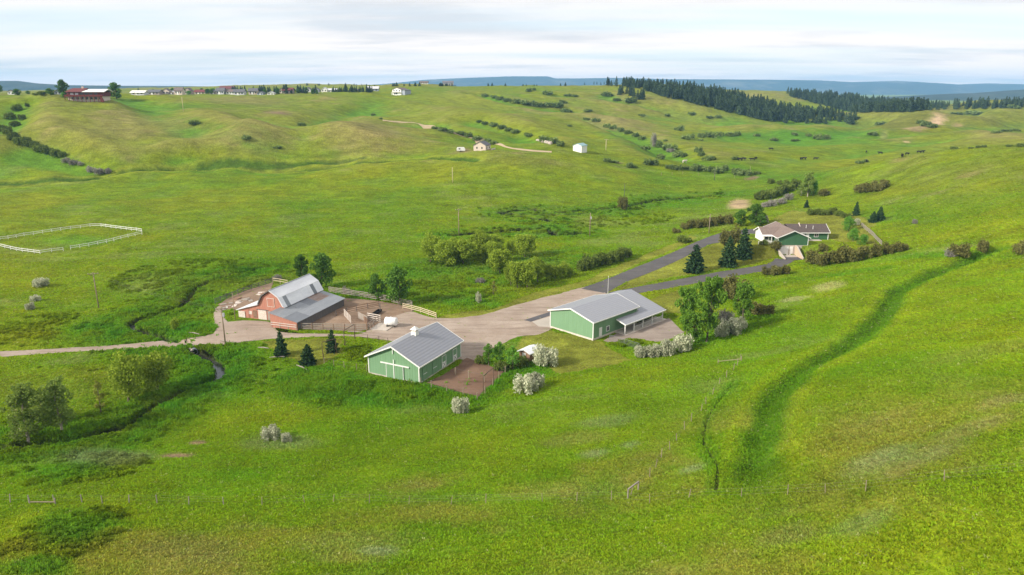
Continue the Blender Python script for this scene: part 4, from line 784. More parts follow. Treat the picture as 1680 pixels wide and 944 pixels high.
M['cream'] = mottled('cream_wall', (.58, .49, .41), (.54, .45, .38), 1, .8, 0); M['bluegrey'] = mottled('blue_grey_wall', (.34, .37, .42), (.30, .33, .38), 1, .8, 0); M['taupe'] = mottled('taupe_wall', (.30, .25, .21), (.35, .29, .25), 1, .8, 0); M['dkred'] = mottled('dark_red_wall', (.12, .025, .02), (.15, .035, .028), 1, .8, 0); M['roofred'] = mottled('red_roof', (.13, .035, .035), (.16, .05, .045), 1, .7, 0); M['slate'] = mottled('slate_roof', (.10, .10, .11), (.13, .13, .14), 1, .8, 0); M['teal'] = mottled('pale_teal_roof', (.22, .36, .38), (.26, .40, .42), 1, .5, .01); M['brownroof'] = mottled('brown_roof', (.14, .11, .10), (.17, .13, .12), 1, .8, 0); M['lightgrey'] = mottled('light_grey_roof', (.48, .48, .50), (.54, .54, .56), 1, .5, 0)
p = G(852, 590); cottage('garden_shed', 'small weathered brown shed with pale metal roof between lawn bushes', 'shed', p, -38, 2.6, 3.4, 2.0, 2.5, M['brown_wood'], M['galv'], .35, doors=(('f', .8, 1.6, 1.7),), base=-.6)
p = G(777, 248); tn = cottage('hill_house', 'pink-beige single storey house with slate roof and brown deck', 'house', p, -18, 7.2, 8.2, 3.4, 5.3, M['cream'], M['slate'], .4, wins=(('f', 1.6, 2.4, 1.3, 2.3), ('f', 4.6, 5.4, 1.3, 2.3), ('r', 1.6, 2.5, 1.3, 2.3), ('r', 5.6, 6.5, 1.3, 2.3)), doors=(('r', 3.6, 4.5, 2.3),), base=-3)
dk = MB().box(7.3, 10.4, 1.2, 7.4, -1.8, .7).build('deck', M['brown_wood'], tn); MB().box(10.3, 10.4, 1.2, 7.4, .7, 1.5).build('deck_railing', M['offwhite'], dk); MB().prism([(4.5, -2.4), (9.5, -2.4), (9.5, -.6), (4.5, .4)], -1.6, -1.0).build('stair_wall', M['offwhite'], tn)
p = G(940, 247.5); cottage('pole_shed', 'white metal shed with pale teal roof alone on the slope', 'shed', p, -35, 5.6, 6.4, 3.1, 4.2, M['white'], M['teal'], .3, doors=(('f', 1.4, 3.9, 2.5),), base=-2)
def trailer(u, v):
    c = G(u, v); t = empty('camp_trailer', tuple(c), .1); tag(t, 'small white trailer parked beside the pink-beige house', 'trailer'); b = MB().prism([(-2.2, .5), (2.4, .5), (2.5, 1.5), (1.9, 2.4), (-1.9, 2.4), (-2.3, 1.5)], -1.0, 1.0).build('body', M['white'], t); MB().box(-1.2, -.2, -1.05, -.99, 1.3, 1.9).build('window', M['glass'], t)
    for y in (-1.0, 1.0): MB().tube([(0, y - .1, .33), (0, y + .1, .33)], [.36, .36], 12).build('wheel', M['plastic_black'], t)
    MB().bar((-2.2, 0, .5), (-3.3, 0, .45), .1).build('hitch', M['dark_wall'], t)
trailer(756, 249)
def ridge_house():
    p = G(112, 164); t = empty('ridge_house', tuple(p), math.radians(4)); tag(t, 'long dark red two-storey house with white roof on the ridge', 'house'); k = depth(p) / FPX
    W = 58 * k; MB().box(0, W * .93, 0, 12, -6, 2.4).build('lower_wall', M['cream'], t); MB().box(-.4, W * .96, -.1, 12, 2.404, 5.4).build('upper_wall', M['dkred'], t)
    MB().box(-1.0, W * .93, -3.0, -.12, 2.2, 2.5).build('balcony', M['dkred'], t); MB().box(-1.0, W * .93, -3.0, -2.9, 2.5, 3.4).build('balcony_railing', M['dkred'], t); MB().prism([(W * .93, -1.5), (W * 1.02, -1.5), (W * .96, 2.2), (W * .93, 2.2)], -3.0, -1.6).build('stair', M['dkred'], t)
    for i in range(9): MB().box(-.8 + i * W * .113, -.5 + i * W * .113, -2.9, -2.6, -4, 2.2).build('balcony_post', M['dkred'], t)
    for i in range(6): x = 2 + i * W * .13; MB().box(x, x + 2.2, -.16, -.05, 3.2, 4.7).build('window', M['lightgrey'] if i in (0, 1) else M['glass'], t)
    for i in range(7): x = 2.5 + i * W * .125; MB().box(x, x + 1.8, -.06, .05, .2, 2.0).build('window', M['glass'], t)
    b = MB(); b.slab((W * .42, -1.2, 5.5), (W + .8, -1.2, 5.5), (W + .8, 6, 7.3), (W * .5, 6, 7.3), .3); b.slab((W * .5, 6, 7.3), (W + .8, 6, 7.3), (W + .8, 12.8, 5.5), (W * .42, 12.8, 5.5), .3); b.build('roof', M['white'], t)
    b = MB(); b.slab((-1.0, -1.2, 5.45), (W * .42, -1.2, 5.45), (W * .46, 6, 7.9), (1, 6, 7.9), .3); b.slab((1, 6, 7.9), (W * .46, 6, 7.9), (W * .42, 12.8, 5.45), (-1, 12.8, 5.45), .3); b.build('roof', M['roofred'], t, label='dark red roof over one end'); MB().box(W * .3, W * .3 + 1.2, 5.5, 6.7, 7.4, 9.0).build('chimney', M['cream'], t)
ridge_house()
HOUSES = [  # (u, v base, width px, height px, wall, roof, label)
 (18,155,11,6,'white','brownroof','small white house beside the round tree on the ridge'), (95,155,11,7,'bluegrey','slate','blue-grey house half hidden behind the red house poplar'),
 (226,155.5,22,6,'lightgrey','white','long low shed with bright white roof on the ridge'), (252,155.5,20,7,'taupe','slate','wide taupe house with low dark gable and white doors'), (272,155,12,8,'cream','brownroof','tall cream house with steep brown gable'),
 (281,155,10,5,'taupe','lightgrey','low taupe garage with light roof'), (293,155.5,13,10,'cream','brownroof','tan house with timber gable and big windows'), (308,155,12,9,'taupe','brownroof','taupe house behind the round bush'), (328,155.5,18,7,'cream','roofred','cream house with dark red hipped roof'),
 (350,155,12,6,'taupe','slate','small taupe house with slate roof'), (361,155,13,9,'lightgrey','slate','pale grey house with two gables'), (371,151,22,8,'taupe','roofred','long house with flat reddish roof above its neighbours'), (378,155,15,7,'white','brownroof','white-fronted house with brown roof'), (392,156,17,8,'lightgrey','slate','light grey house with double garage'),
 (415,155.5,14,9,'cream','slate','cream house with slate roof and blank gable'), (427,156,10,5,'bluegrey','slate','blue-grey house with white parked van roof'), (444,156,11,5,'white','lightgrey','low white building at the tree group'), (462,153.5,7,8,'cream','brownroof','narrow pink-cream gable house'), (472,153.5,16,8,'taupe','roofred','dark house with long reddish roof'),
 (492,152.5,10,7,'taupe','slate','shadowy taupe house among spruces'), (504,151.5,12,7,'lightgrey','slate','grey house with high slate gable'), (518,152,11,7,'bluegrey','slate','blue-grey house at the row end'), (532,151.5,10,7,'white','lightgrey','bright white gabled house'), (545,151,14,5,'white','lightgrey','long white low house with pale roof'),
 (580,149.5,12,4,'lightgrey','slate','faint grey house behind the hedge of conifers'), (612,150,17,7,'bluegrey','lightgrey','blue-grey metal barn on the ridge'), (695,138,13,4,'white','brownroof','white house with brown roof on the hilltop'), (735,139,18,5,'taupe','brownroof','dark brown house among trees on the hilltop')]
def far_houses():
    for u, v, wp, hp, wall, roof, label in HOUSES:
        p = G(u - wp / 2, v); k = depth(p) / FPX; w = wp * k; hh = hp * k * 1.2; p[2] -= .3; dp = max(7, w * .65); eave = hh * .58
        if wp > 12:      # long side towards us: ridge along x
            t = empty('far_house', tuple(p), math.radians(random.uniform(-6, 6))); tag(t, label, 'house', 'houses along the ridge')
            MB().box(0, w, 0, dp, -4, eave).build('wall', M[wall], t); b = MB(); b.prism([(-.8, eave - .2), (dp / 2, hh), (dp + .8, eave - .2), (dp + .8, eave - .5), (dp / 2, hh - .3), (-.8, eave - .5)], -.8, w + .8, 'x'); b.build('roof', M[roof], t)
            MB().prism([(0, eave), (dp, eave), (dp / 2, hh - .3)], 0, .2, 'x').build('gable_wall', M[wall], t); MB().prism([(0, eave), (dp, eave), (dp / 2, hh - .3)], w - .2, w, 'x').build('gable_wall', M[wall], t)
            for i in range(3): MB().box(w * (.14 + .3 * i), w * (.14 + .3 * i) + 1.6, -.08, .05, eave * .35, eave * .75).build('window', M['glass'], t)
            MB().box(w * .32, w * .32 + 1.8, -.1, .05, 0, eave * .7).build('door', M['white'], t)
        else:
            cottage('far_house', label, 'house', p, random.uniform(-14, 10), w, dp, eave, hh, M[wall], M[roof], .6, wins=(('f', w * .18, w * .38, eave * .4, eave * .8), ('f', w * .62, w * .82, eave * .4, eave * .8)), doors=(('f', w * .42, w * .56, eave * .7),), group='houses along the ridge', base=-4)
    p = G(644, 156); t = cottage('hill_house', 'grey and white two-storey house on the slope below the ridge', 'house', p, -28, 11.5, 13, 5.6, 7.6, M['white'], M['brownroof'], .6, wins=(('f', 1.5, 3, 3.6, 5), ('f', 5, 6.5, 3.6, 5), ('f', 8.5, 10, 3.6, 5), ('f', 2, 6, .6, 2.4)), base=-4); MB().box(0, 10.5, -2.4, -.1, 2.7, 2.95).build('balcony', M['offwhite'], t)
    for x in (.3, 5, 10.2): MB().box(x, x + .25, -2.3, -2.05, -2, 2.7).build('balcony_post', M['white'], t)
    MB().box(11.5, 15.5, 1, 12, -4, 4.8).build('wing_wall', M['bluegrey'], t); MB().slab((11.5, .5, 5.6), (16, .5, 5.0), (16, 12.5, 5.0), (11.5, 12.5, 5.6), .2).build('wing_roof', M['slate'], t)
far_houses()
# ------------------------------------------------------------------ fences, poles and yard things
def unit_bar(mat):
    me = MB().box(0, 1, -.5, .5, -.5, .5).mesh('rail', mat); return me
def unit_post(mat, n=7):
    me = MB().tube([(0, 0, -.35), (0, 0, .97), (0, 0, 1)], [.5, .47, .30], n).mesh('post', mat); return me
_UB = {}; _UP = {}
def bar_obj(name, a, b, w, h, mat, parent):
    me = _UB.setdefault(mat, None) or _UB.__setitem__(mat, unit_bar(M[mat])) or _UB[mat]
    a = Vector(a); b = Vector(b); d = b - a; o = link(name, me, parent); o.location = a - parent.location; o.rotation_euler = (0, -math.asin(max(-1, min(1, d.z / d.length))), math.atan2(d.y, d.x)); o.scale = (d.length, w, h); return o
def post_obj(name, p, dia, h, mat, parent, lean=.03):
    me = _UP.setdefault(mat, None) or _UP.__setitem__(mat, unit_post(M[mat])) or _UP[mat]
    o = link(name, me, parent); o.location = Vector(p) - parent.location; o.scale = (dia, dia, h); o.rotation_euler = (random.gauss(0, lean), random.gauss(0, lean), random.uniform(0, 6)); return o
def gp(x, y): return np.array([x, y, float(zat(x, y))])
def fence(name, label, pts, spacing, ph, rails, pm, rm, dia=.14, rw=.05, rh=.14, gap=None, lean=.03, cat='fence', world=False, sag=0.0, wire=False):
    P = np.array(pts, float) if world else GL_(pts); root = empty(name, tuple(P[0])); tag(root, label, cat); posts = []
    for i in range(len(P) - 1):
        L = np.hypot(*(P[i + 1] - P[i])[:2]); n = max(1, int(round(L / spacing)))
        for k in range(n + (i == len(P) - 2)): q = P[i] + (P[i + 1] - P[i]) * (k / n); posts.append(gp(q[0], q[1]))
    for q in posts: post_obj('post', q, dia * random.uniform(.85, 1.15), ph * random.uniform(.93, 1.08), pm, root, lean)
    for i in range(len(posts) - 1):
        if gap and i in gap: continue
        for hz in rails:
            j0, j1 = random.uniform(-sag, sag), random.uniform(-sag, sag); bar_obj('wire' if wire else 'rail', posts[i] + np.array([0, 0, ph * hz + j0]), posts[i + 1] + np.array([0, 0, ph * hz + j1]), rw, rh, rm, root)
    return root
fence('arena_fence', 'white two-rail fence around the grass riding arena', [(104,412),(66,417),(-20,402),(-14,396),(40,388),(100,379),(148,372.5),(166,372.5),(233,381),(233,385),(175,399),(116,409.5)], 2.9, 1.35, (.42, .88), 'white', 'white', .17, .06, .17, lean=.015)
fence('corral_fence', 'weathered four-rail board fence behind the corral at the trees', [(540,480),(590,488),(635,495),(676,504)], 2.6, 1.6, (.22, .47, .72, .97), 'grey_wood', 'grey_wood', .16, .05, .17, sag=.04)
fence('corral_fence', 'pale yellowish three-rail fence ending at the lane verge', [(661,507),(690,514),(716,523)], 2.9, 1.45, (.35, .65, .95), 'pale_wood', 'pale_wood', .16, .05, .16)
fence('corral_fence', 'dark board fence behind the littered pen of the red barn', [(353,499),(372,491),(400,480),(425,472),(447,464)], 2.4, 1.5, (.25, .55, .85), 'dark_wall', 'dark_wall', .15, .05, .17, sag=.05)
fence('corral_fence', 'short pale rail fence at the far corner of the red barn', [(448,464),(472,468)], 2.5, 1.4, (.5, .95), 'pale_wood', 'pale_wood', .15, .05, .15)
fence('corral_fence', 'brown four-rail fence running out from the grey lean-to', [(495,541.5),(530,542),(565,542.5),(602,543)], 2.3, 1.6, (.2, .45, .7, .95), 'brown_wood', 'grey_wood', .17, .05, .16, sag=.04)
fence('corral_fence', 'reddish rails at the turn of the corral front beside the lean-to fence', [(602,543),(603,534),(596,527)], 2.3, 1.5, (.2, .45, .7, .95), 'brown_wood', 'brown_wood', .17, .05, .16)
fence('corral_fence', 'dark rails crossing the corral dirt beyond the weed patch', [(552,519),(585,511),(622,504)], 2.5, 1.5, (.3, .6, .95), 'dark_wall', 'brown_wood', .16, .05, .15, sag=.05)
fence('corral_fence', 'short grey rail run between brown fence and tank slab', [(604,541),(613,534),(622,529)], 2.3, 1.5, (.3, .6, .95), 'grey_wood', 'grey_wood', .16, .05, .15, sag=.05)
fence('corral_gate', 'white slatted gate panel inside the corral', [(565,519),(576,531)], 4, 1.9, (.12, .32, .52, .72, .92), 'offwhite', 'offwhite', .16, .05, .12, cat='gate')
fence('corral_gate', 'white four-rail panel between grey trough and tank', [(603,526),(625,530)], 2.8, 1.9, (.2, .45, .7, .95), 'grey_wood', 'offwhite', .2, .05, .2, cat='gate')
fence('board_panel', 'solid grey board panel beside the corral weeds', [(588,523),(603,531)], 3, 1.6, (.15, .32, .49, .66, .83, 1.0), 'grey_wood', 'grey_wood', .16, .05, .24, cat='fence')
fence('paddock_fence', 'pale wooden posts with wire around the dark soil paddock', [(690,632),(708,637),(733,643),(760,650),(783,657),(808,634),(829,612)], 3.2, 1.5, (.35, .65, .95), 'post_wood', 'dark_wall', .17, .015, .015, wire=True)
fence('paddock_fence', 'row of pale posts dividing the dark soil paddock', [(747,616),(769,622),(795,627)], 3.0, 1.6, (.9,), 'post_wood', 'dark_wall', .18, .02, .02, wire=True)
fence('pipe_fence', 'rusty pipe fence across the grass below the spruces', [(531,590),(567,568),(582,556),(603,560),(622,562),(637,566)], 4.0, 1.5, (.5, .95), 'steel_pipe', 'steel_pipe', .10, .03, .03)
fence('wire_fence', 'thin post and wire fence from pipe frame to green barn wall', [(532,597),(548,601),(565,604),(585,607),(602,610)], 2.6, 1.4, (.4, .9), 'post_wood', 'dark_wall', .12, .012, .012, wire=True)
fence('mesh_fence', 'low green-grey mesh fence below the shop patio', [(1000,559),(1024,566),(1048,573)], 2.6, 1.3, (.1, .3, .5, .7, .9, 1.0), 'galv_b', 'galv_b', .07, .025, .025)
fence('mesh_fence', 'short grey mesh panel at the shop corner', [(977,557),(992,551)], 2.5, 1.3, (.1, .4, .7, 1.0), 'galv_b', 'galv_b', .07, .025, .025)
fence('pasture_fence', 'old post and wire fence along the brow of the near pasture', [(430,829),(500,826),(547,824),(606,826),(671,828),(740,828),(797,826),(890,824),(1003,822),(1066,826),(1130,818),(1216,817),(1292,813),(1420,806),(1549,790),(1700,776)], 4.4, 1.15, (.35, .7, .98), 'post_wood', 'grey_wood', .085, .005, .005, lean=.07, wire=True)
fence('pasture_fence', 'leaning post and wire fence climbing beside the erosion crack', [(1035,812),(1066,783),(1085,752),(1099,738),(1110,724),(1123,706),(1134,692),(1150,676),(1158,663),(1169,648),(1180,632),(1203,608),(1216,593)], 3.4, 1.25, (.35, .7, .98), 'post_wood', 'grey_wood', .10, .005, .005, lean=.09, wire=True)
fence('pasture_fence', 'post and wire fence on the bank below the shrubs mound', [(-20,826),(17,825),(48,826),(90,826),(135,826),(168,826),(212,826),(258,826),(310,828),(367,829)], 3.2, 1.15, (.4, .75, .98), 'grey_wood', 'grey_wood', .12, .005, .005, lean=.06, wire=True)
fence('brace_rail', 'grey wooden fence brace at the corner of the brow fence', [(1030,818),(1047,805)], 3, 1.2, (.97,), 'grey_wood', 'grey_wood', .15, .14, .14, cat='fence')
fence('brace_rail', 'fallen pale rail across two posts on the bank', [(49,827),(91,827)], 5, .8, (.35,), 'grey_wood', 'post_wood', .16, .08, .08, cat='fence')
fence('brace_rail', 'long pale brace rail at the top of the crack fence', [(1178,597),(1216,593)], 5, .9, (.5,), 'post_wood', 'post_wood', .14, .08, .08, cat='fence')
fence('slope_fence', 'grey board fence edging the yard above the ranch house', [(1413,372),(1425,382),(1436,393),(1446,403)], 2.8, 1.3, (.3, .65, .95), 'grey_wood', 'grey_wood', .14, .05, .2)
fence('valley_fence', 'faint post and wire fence by the creek bushes of the valley', [(1085,288),(1120,286),(1172,290),(1205,292),(1240,296)], 9, 1.5, (.9,), 'post_wood', 'dark_wall', .16, .02, .02, wire=True)
def pipe_frame(u0, v0, u1, v1, h, label):
    a, b = G(u0, v0), G(u1, v1); t = empty('pipe_gateway', tuple(a)); tag(t, label, 'gate'); 
    for q in (a, b): post_obj('upright', q, .13, h, 'steel_pipe', t, .01)
    bar_obj('crossbar', a + np.array([0, 0, h]), b + np.array([0, 0, h]), .12, .12, 'steel_pipe', t)
pipe_frame(565.5, 567, 582.5, 556, 3.3, 'tall rusty pipe gateway frame beside the spruce with drive view'); pipe_frame(530, 586, 552, 580, 3.2, 'rusty pipe gateway frame hidden by the middle spruce'); pipe_frame(793, 648, 810, 633, 3.6, 'tall rusty pipe frame on the far side of the dark paddock')
# utility poles
def pole(u, v, hpx, label, arms=1, mat='pole_wood', dia=.30, transformer=False, lamp=False, turn=0.3):
    p = G(u, v); h = hpx * depth(p) / FPX; t = empty('utility_pole', tuple(p), turn); tag(t, label, 'pole', 'utility poles')
    MB().tube([(0, 0, -.6), (0, 0, h * .5), (0, 0, h)], [dia / 2, dia * .43, dia * .34], 9).build('shaft', M[mat], t, True)
    for k in range(arms):
        z = h * .955 - k * 1.1; a = MB().box(-1.25, 1.25, -.16, -.04, z - .07, z + .07).build('crossarm', M['pole_wood'] if mat == 'pole_wood' else M[mat], t)
        for x in (-1.1, -.4, .4, 1.1): MB().tube([(x, -.1, z + .07), (x, -.1, z + .28)], [.05, .035], 6).build('insulator', M['offwhite'], a)
        for s in (-1, 1): MB().bar((s * .8, -.1, z - .07), (0, -.1, z - .8), .04).build('brace', M['dark_wall'], t)
    if transformer: MB().tube([(.32, 0, h * .74), (.32, 0, h * .74 + .2), (.32, 0, h * .84)], [.2, .24, .22], 10).build('transformer', M['lightgrey'], t)
    if lamp: a = MB().bar((0, 0, h * .97), (1.1, 0, h * .99), .06).build('lamp_arm', M['galv'], t); MB().tube([(1.0, 0, h * .99), (1.25, 0, h * .975)], [.12, .2], 8).build('lamp_head', M['white'], a)
    return p, h
PL = {}
for k, a in {'barn': (370,567,66,'tall grey utility pole with crossarm and lamp at the culvert bend',1,'pole_wood',.32,True,True), 'barnside': (386,525,46,'thin pole without crossarm beside the red barn lean-to',0,'pole_wood',.2), 'field': (162,505,60,'grey utility pole with angled crossarm in the creek meadow',1,'pole_wood',.30), 'willow': (753,386,44,'orange-brown utility pole with white crossarm above the willows',1,'pole_wood',.34),
             'creek': (967.5,389,40,'utility pole with grey transformer in the creek meadow',0,'pole_wood',.34,True), 'bench': (742.5,300,25,'slim pale pole on the meadow below the beige house',0,'pale_wood',.3), 'slope': (301,183,23,'pale yellow pole on the left hillside below the ridge',0,'pale_wood',.38), 'drive': (1163,383,32,'plain pole where the asphalt drive bends to the house',0,'post_wood',.3), 'shed': (994,247,18,'tall pale pole beside the white metal shed',1,'pale_wood',.4),
             'bush': (1024,326,24,'thin dark pole rising from the bush at the cut bank',0,'dark_wall',.22), 'far': (1172,296,19,'pole among the fence line bushes of the valley floor',0,'dark_wall',.24), 'far2': (1230,287,14,'short pole near the black cattle',0,'post_wood',.26), 'ridge': (222,160,10,'small pale pole at the ridge shed',0,'pale_wood',.4)}.items():
    PL[k] = pole(*a)
def wires(name, label, k0, k1, n=2, frac0=.97, frac1=.97, sag=.02):
    (p0, h0), (p1, h1) = PL[k0], PL[k1]; t = empty(name, tuple(p0)); tag(t, label, 'power line')
    d = Vector(p1 - p0); side = Vector((-d.y, d.x, 0)).normalized()
    for i in range(n):
        o = side * ((i - (n - 1) / 2) * .9); A = Vector(p0) + Vector((0, 0, h0 * frac0)) + o; B_ = Vector(p1) + Vector((0, 0, h1 * frac1)) + o; pts = []
        for k in range(17): s = k / 16; q = A.lerp(B_, s); q.z -= 4 * sag * (B_ - A).length * s * (1 - s); pts.append(q - Vector(p0))
        MB().tube(pts, [.012] * 17, 4).build('wire', M['dark_wall'], t)
wires('power_line', 'overhead wires from the meadow pole to the culvert bend pole', 'field', 'barn'); wires('power_line', 'single overhead wire from the culvert bend pole to the red barn pole', 'barn', 'barnside', 1); wires('power_line', 'overhead wires from the willow pole to the transformer pole', 'willow', 'creek', 2); wires('power_line', 'overhead wires from the willow pole up to the slim meadow pole', 'willow', 'bench', 1)
def flagpole():
    p = G(997, 489); t = empty('flagpole', tuple(p)); tag(t, 'thin white flagpole behind the green workshop', 'flagpole'); h = 36 * depth(p) / FPX; MB().tube([(0, 0, -.3), (0, 0, h)], [.06, .035], 8).build('mast', M['white'], t); MB().tube([(0, 0, h), (0, 0, h + .12), (0, 0, h + .2)], [.05, .09, .03], 8).build('finial', M['white'], t); MB().box(-.25, .25, -.25, .25, -.2, .12).build('footing', M['conc'], t)
flagpole()
def tank():
    a = [G(u, v) for u, v in ((608, 542), (622, 531), (651, 533), (634, 544))]; c = sum(a) / 4; t = empty('tank_pad', (c[0], c[1], c[2])); tag(t, 'thin pale concrete slab under the white tank', 'slab'); MB().prism([(q[0] - c[0], q[1] - c[1]) for q in a], -.1, .2, 'z').build('slab', M['concrete'], t)
    p = G(642, 536.5); t = empty('fuel_tank', (p[0], p[1], c[2] + .2), math.radians(-12)); tag(t, 'white horizontal cylindrical tank on the concrete slab', 'tank'); r, l = .95, 1.25; z = r + .18; b = MB(); b.tube([(-l - .12, 0, z), (-l - .05, 0, z), (-l, 0, z), (l, 0, z), (l + .05, 0, z), (l + .12, 0, z)], [r * .75, r * .93, r, r, r * .93, r * .75], 24); b.build('shell', M['tank'], t, True)
    for x in (-.8, .8): MB().box(x - .12, x + .12, -.75, .75, 0, .45).build('cradle', M['dark_wall'], t)
    for x in (-.6, .6): MB().tube([(x - .04, 0, z), (x + .04, 0, z)], [r + .02, r + .02], 24).build('band', M['lightgrey'], t)
    MB().tube([(0, 0, z + r - .05), (0, 0, z + r + .16)], [.16, .16], 10).build('filler_cap', M['lightgrey'], t)
tank()
def bunk():
    a, b = G(608, 523), G(624, 512); t = empty('feed_bunk', tuple(a)); tag(t, 'long dark feed bunk beside the corral dirt', 'trough')
    d = (b - a); d[2] = 0; n = Vector((-d[1], d[0], 0)).normalized() * .45; A = Vector(); Bv = Vector(b - a)
    MB().add([A + n + Vector((0, 0, .25)), A - n + Vector((0, 0, .25)), Bv - n + Vector((0, 0, .25)), Bv + n + Vector((0, 0, .25)), A + n * 1.2 + Vector((0, 0, .75)), A - n * 1.2 + Vector((0, 0, .75)), Bv - n * 1.2 + Vector((0, 0, .75)), Bv + n * 1.2 + Vector((0, 0, .75))], [(0, 1, 2, 3), (0, 1, 5, 4), (1, 2, 6, 5), (2, 3, 7, 6), (3, 0, 4, 7)]).build('trough', M['plastic_black'], t)
    for s in (.1, .5, .9): q = Bv * s; MB().box(q.x - .08, q.x + .08, q.y - .4, q.y + .4, q.z - .3, q.z + .27).build('leg', M['dark_wall'], t)
    post_obj('post', b, .16, 2.3, 'dark_wall', t)
bunk()
def culvert():
    p = G(318, 577); t = empty('culvert', (p[0], p[1], p[2]), .5); tag(t, 'dark culvert mouth with stones under the gravel lane', 'culvert'); b = MB(); n = 14
    V = [(r * math.cos(2 * math.pi * k / n), y, .1 + r * math.sin(2 * math.pi * k / n)) for y in (-.9, 2.5) for r in (.75, .66) for k in range(n)]; F = []
    for k in range(n): k2 = (k + 1) % n; F += [(k, k2, n * 2 + k2, n * 2 + k), (n + k2, n + k, n * 3 + k, n * 3 + k2), (k2, k, n + k, n + k2)]
    b.add(V, F); b.build('pipe', M['galv_c'], t); MB().tube([(0, 0.6, .1), (0, .7, .1)], [.66, .66], 14).build('painted_shade_back', M['dark'], t)  # near-black disc closes the pipe; the shade inside is painted on it
    for i in range(9): a = random.uniform(-1.8, 1.8); rock('stone', (a, random.uniform(-.9, .1), random.uniform(-.2, .8)), random.uniform(.2, .42), t, i)
_ROCK = []
def rock_mesh(seed, mat):
    bm = bmesh.new(); bmesh.ops.create_icosphere(bm, subdivisions=2, radius=1); r = random.Random(seed)
    ph = [(Vector((r.gauss(0, 1), r.gauss(0, 1), r.gauss(0, 1))).normalized(), r.uniform(.55, .9)) for _ in range(7)]
    for v in bm.verts:
        for n, d in ph:
            k = v.co.dot(n)
            if k > d: v.co -= n * (k - d)
    me = bpy.data.meshes.new('stone'); bm.to_mesh(me); bm.free(); me.materials.append(mat); return me
M['stone'] = mottled('field_stone', (.34, .29, .25), (.44, .39, .34), 1.5, .9, .03)
def rock(name, loc, s, parent=None, i=0):
    if not _ROCK: _ROCK.extend(rock_mesh(k, M['stone']) for k in range(5))
    o = link(name, _ROCK[i % 5], parent); o.location = loc; o.scale = (s * random.uniform(.8, 1.4), s, s * random.uniform(.5, .8)); o.rotation_euler = (0, 0, random.uniform(0, 6)); return o
culvert()
# litter in the pen: planks, sheet metal, pallets lying about
for i in range(17):
    s, q = random.random(), random.random(); u = 366 + 66 * s; v = 505 - 22 * s * .95 - q * (10 + 6 * s) + 4; p = G(u, v); sx, sy = random.uniform(.5, 1.3), random.uniform(.3, .9)
    o = MB().prism([(-sx, -sy), (sx * .8, -sy * 1.1), (sx, sy * .9), (-sx * .9, sy)], 0, random.uniform(.06, .22), 'z').build('scrap_sheet', M[('grey_wood', 'brown_wood', 'offwhite', 'grey_wood')[i % 4]]); o.location = (p[0], p[1], p[2] + .05); o.rotation_euler = (random.gauss(0, .06), random.gauss(0, .06), random.uniform(0, 6)); tag(o, 'scrap board or sheet lying in the pen behind the red barn', 'scrap', 'scrap in the pen')
for u, v, l, lab in ((318,548,3.2,'grey log on the creek bank by the culvert bend'), (372,562,3.0,'grey fallen rail at the foot of the culvert pole'), (432,572,2.6,'fallen grey branch on the lane verge'), (455,587,3.2,'grey log at the foot of the first spruce'), (495,604,3.5,'grey log below the second spruce'), (585,546,4.0,'long grey beam along the corral front')):
    p = G(u, v); o = MB().tube([(-l / 2, 0, .1), (0, .1, .2), (l / 2, 0, .15)], [.10, .13, .08], 7).build('log', M['grey_wood']); o.location = p; o.rotation_euler = (0, random.uniform(-.1, .1), random.uniform(-.8, .2)); tag(o, lab, 'log')
# the pale rock heap among bushes on the far slope
def rubble():
    for i in range(7): p = G(882 + i * 3.4, 231 + .9 * i); r = rock('boulder', p + np.array([0, 0, .4]), 1.7, None, i); tag(r, 'pale boulder in the heap beside the slope bushes', 'boulder', 'boulders in the slope heap')
rubble()
# cattle
def cow_mesh(mat):
    J = [((-.85, 0, 1.12), .34), ((-.3, 0, 1.10), .40), ((.35, 0, 1.10), .38), ((.8, 0, 1.18), .33), ((1.12, 0, 1.28), .22), ((1.42, 0, 1.22), .17), ((1.72, 0, 1.02), .11),
         ((-.85, .2, .62), .14), ((-.92, .2, .32), .075), ((-.86, .2, .03), .08), ((-.85, -.2, .62), .14), ((-.92, -.2, .32), .075), ((-.86, -.2, .03), .08), ((.72, .18, .62), .12), ((.72, .18, .32), .075), ((.74, .18, .03), .08), ((.72, -.18, .62), .12), ((.72, -.18, .32), .075), ((.74, -.18, .03), .08),
         ((-1.16, 0, 1.1), .06), ((-1.25, 0, .6), .04), ((1.38, .24, 1.32), .05), ((1.38, -.24, 1.32), .05)]
    E = [(0, 1), (1, 2), (2, 3), (3, 4), (4, 5), (5, 6), (0, 7), (7, 8), (8, 9), (0, 10), (10, 11), (11, 12), (3, 13), (13, 14), (14, 15), (3, 16), (16, 17), (17, 18), (0, 19), (19, 20), (5, 21), (5, 22)]
    me = bpy.data.meshes.new('cow_skeleton'); me.from_pydata([j[0] for j in J], E, []); o = bpy.data.objects.new('cow_skeleton', me); COL.objects.link(o); md = o.modifiers.new('skin', 'SKIN'); 
    for i, j in enumerate(J): sv = me.skin_vertices[0].data[i]; sv.radius = (j[1], j[1]); sv.use_root = (i == 1)
    o.modifiers.new('sub', 'SUBSURF').levels = 1; bpy.context.view_layer.update(); dg = bpy.context.evaluated_depsgraph_get(); out = bpy.data.meshes.new_from_object(o.evaluated_get(dg)); bpy.data.objects.remove(o); out.materials.clear(); out.materials.append(mat); return out
M['hide_black'] = mottled('black_hide', (.012, .010, .009), (.022, .018, .016), 3, .7, 0); M['hide_pale'] = mottled('pale_hide', (.55, .48, .40), (.62, .56, .48), 3, .7, 0)
_cow = cow_mesh(M['hide_black']); _cow2 = _cow.copy(); _cow2.materials[0] = M['hide_pale']
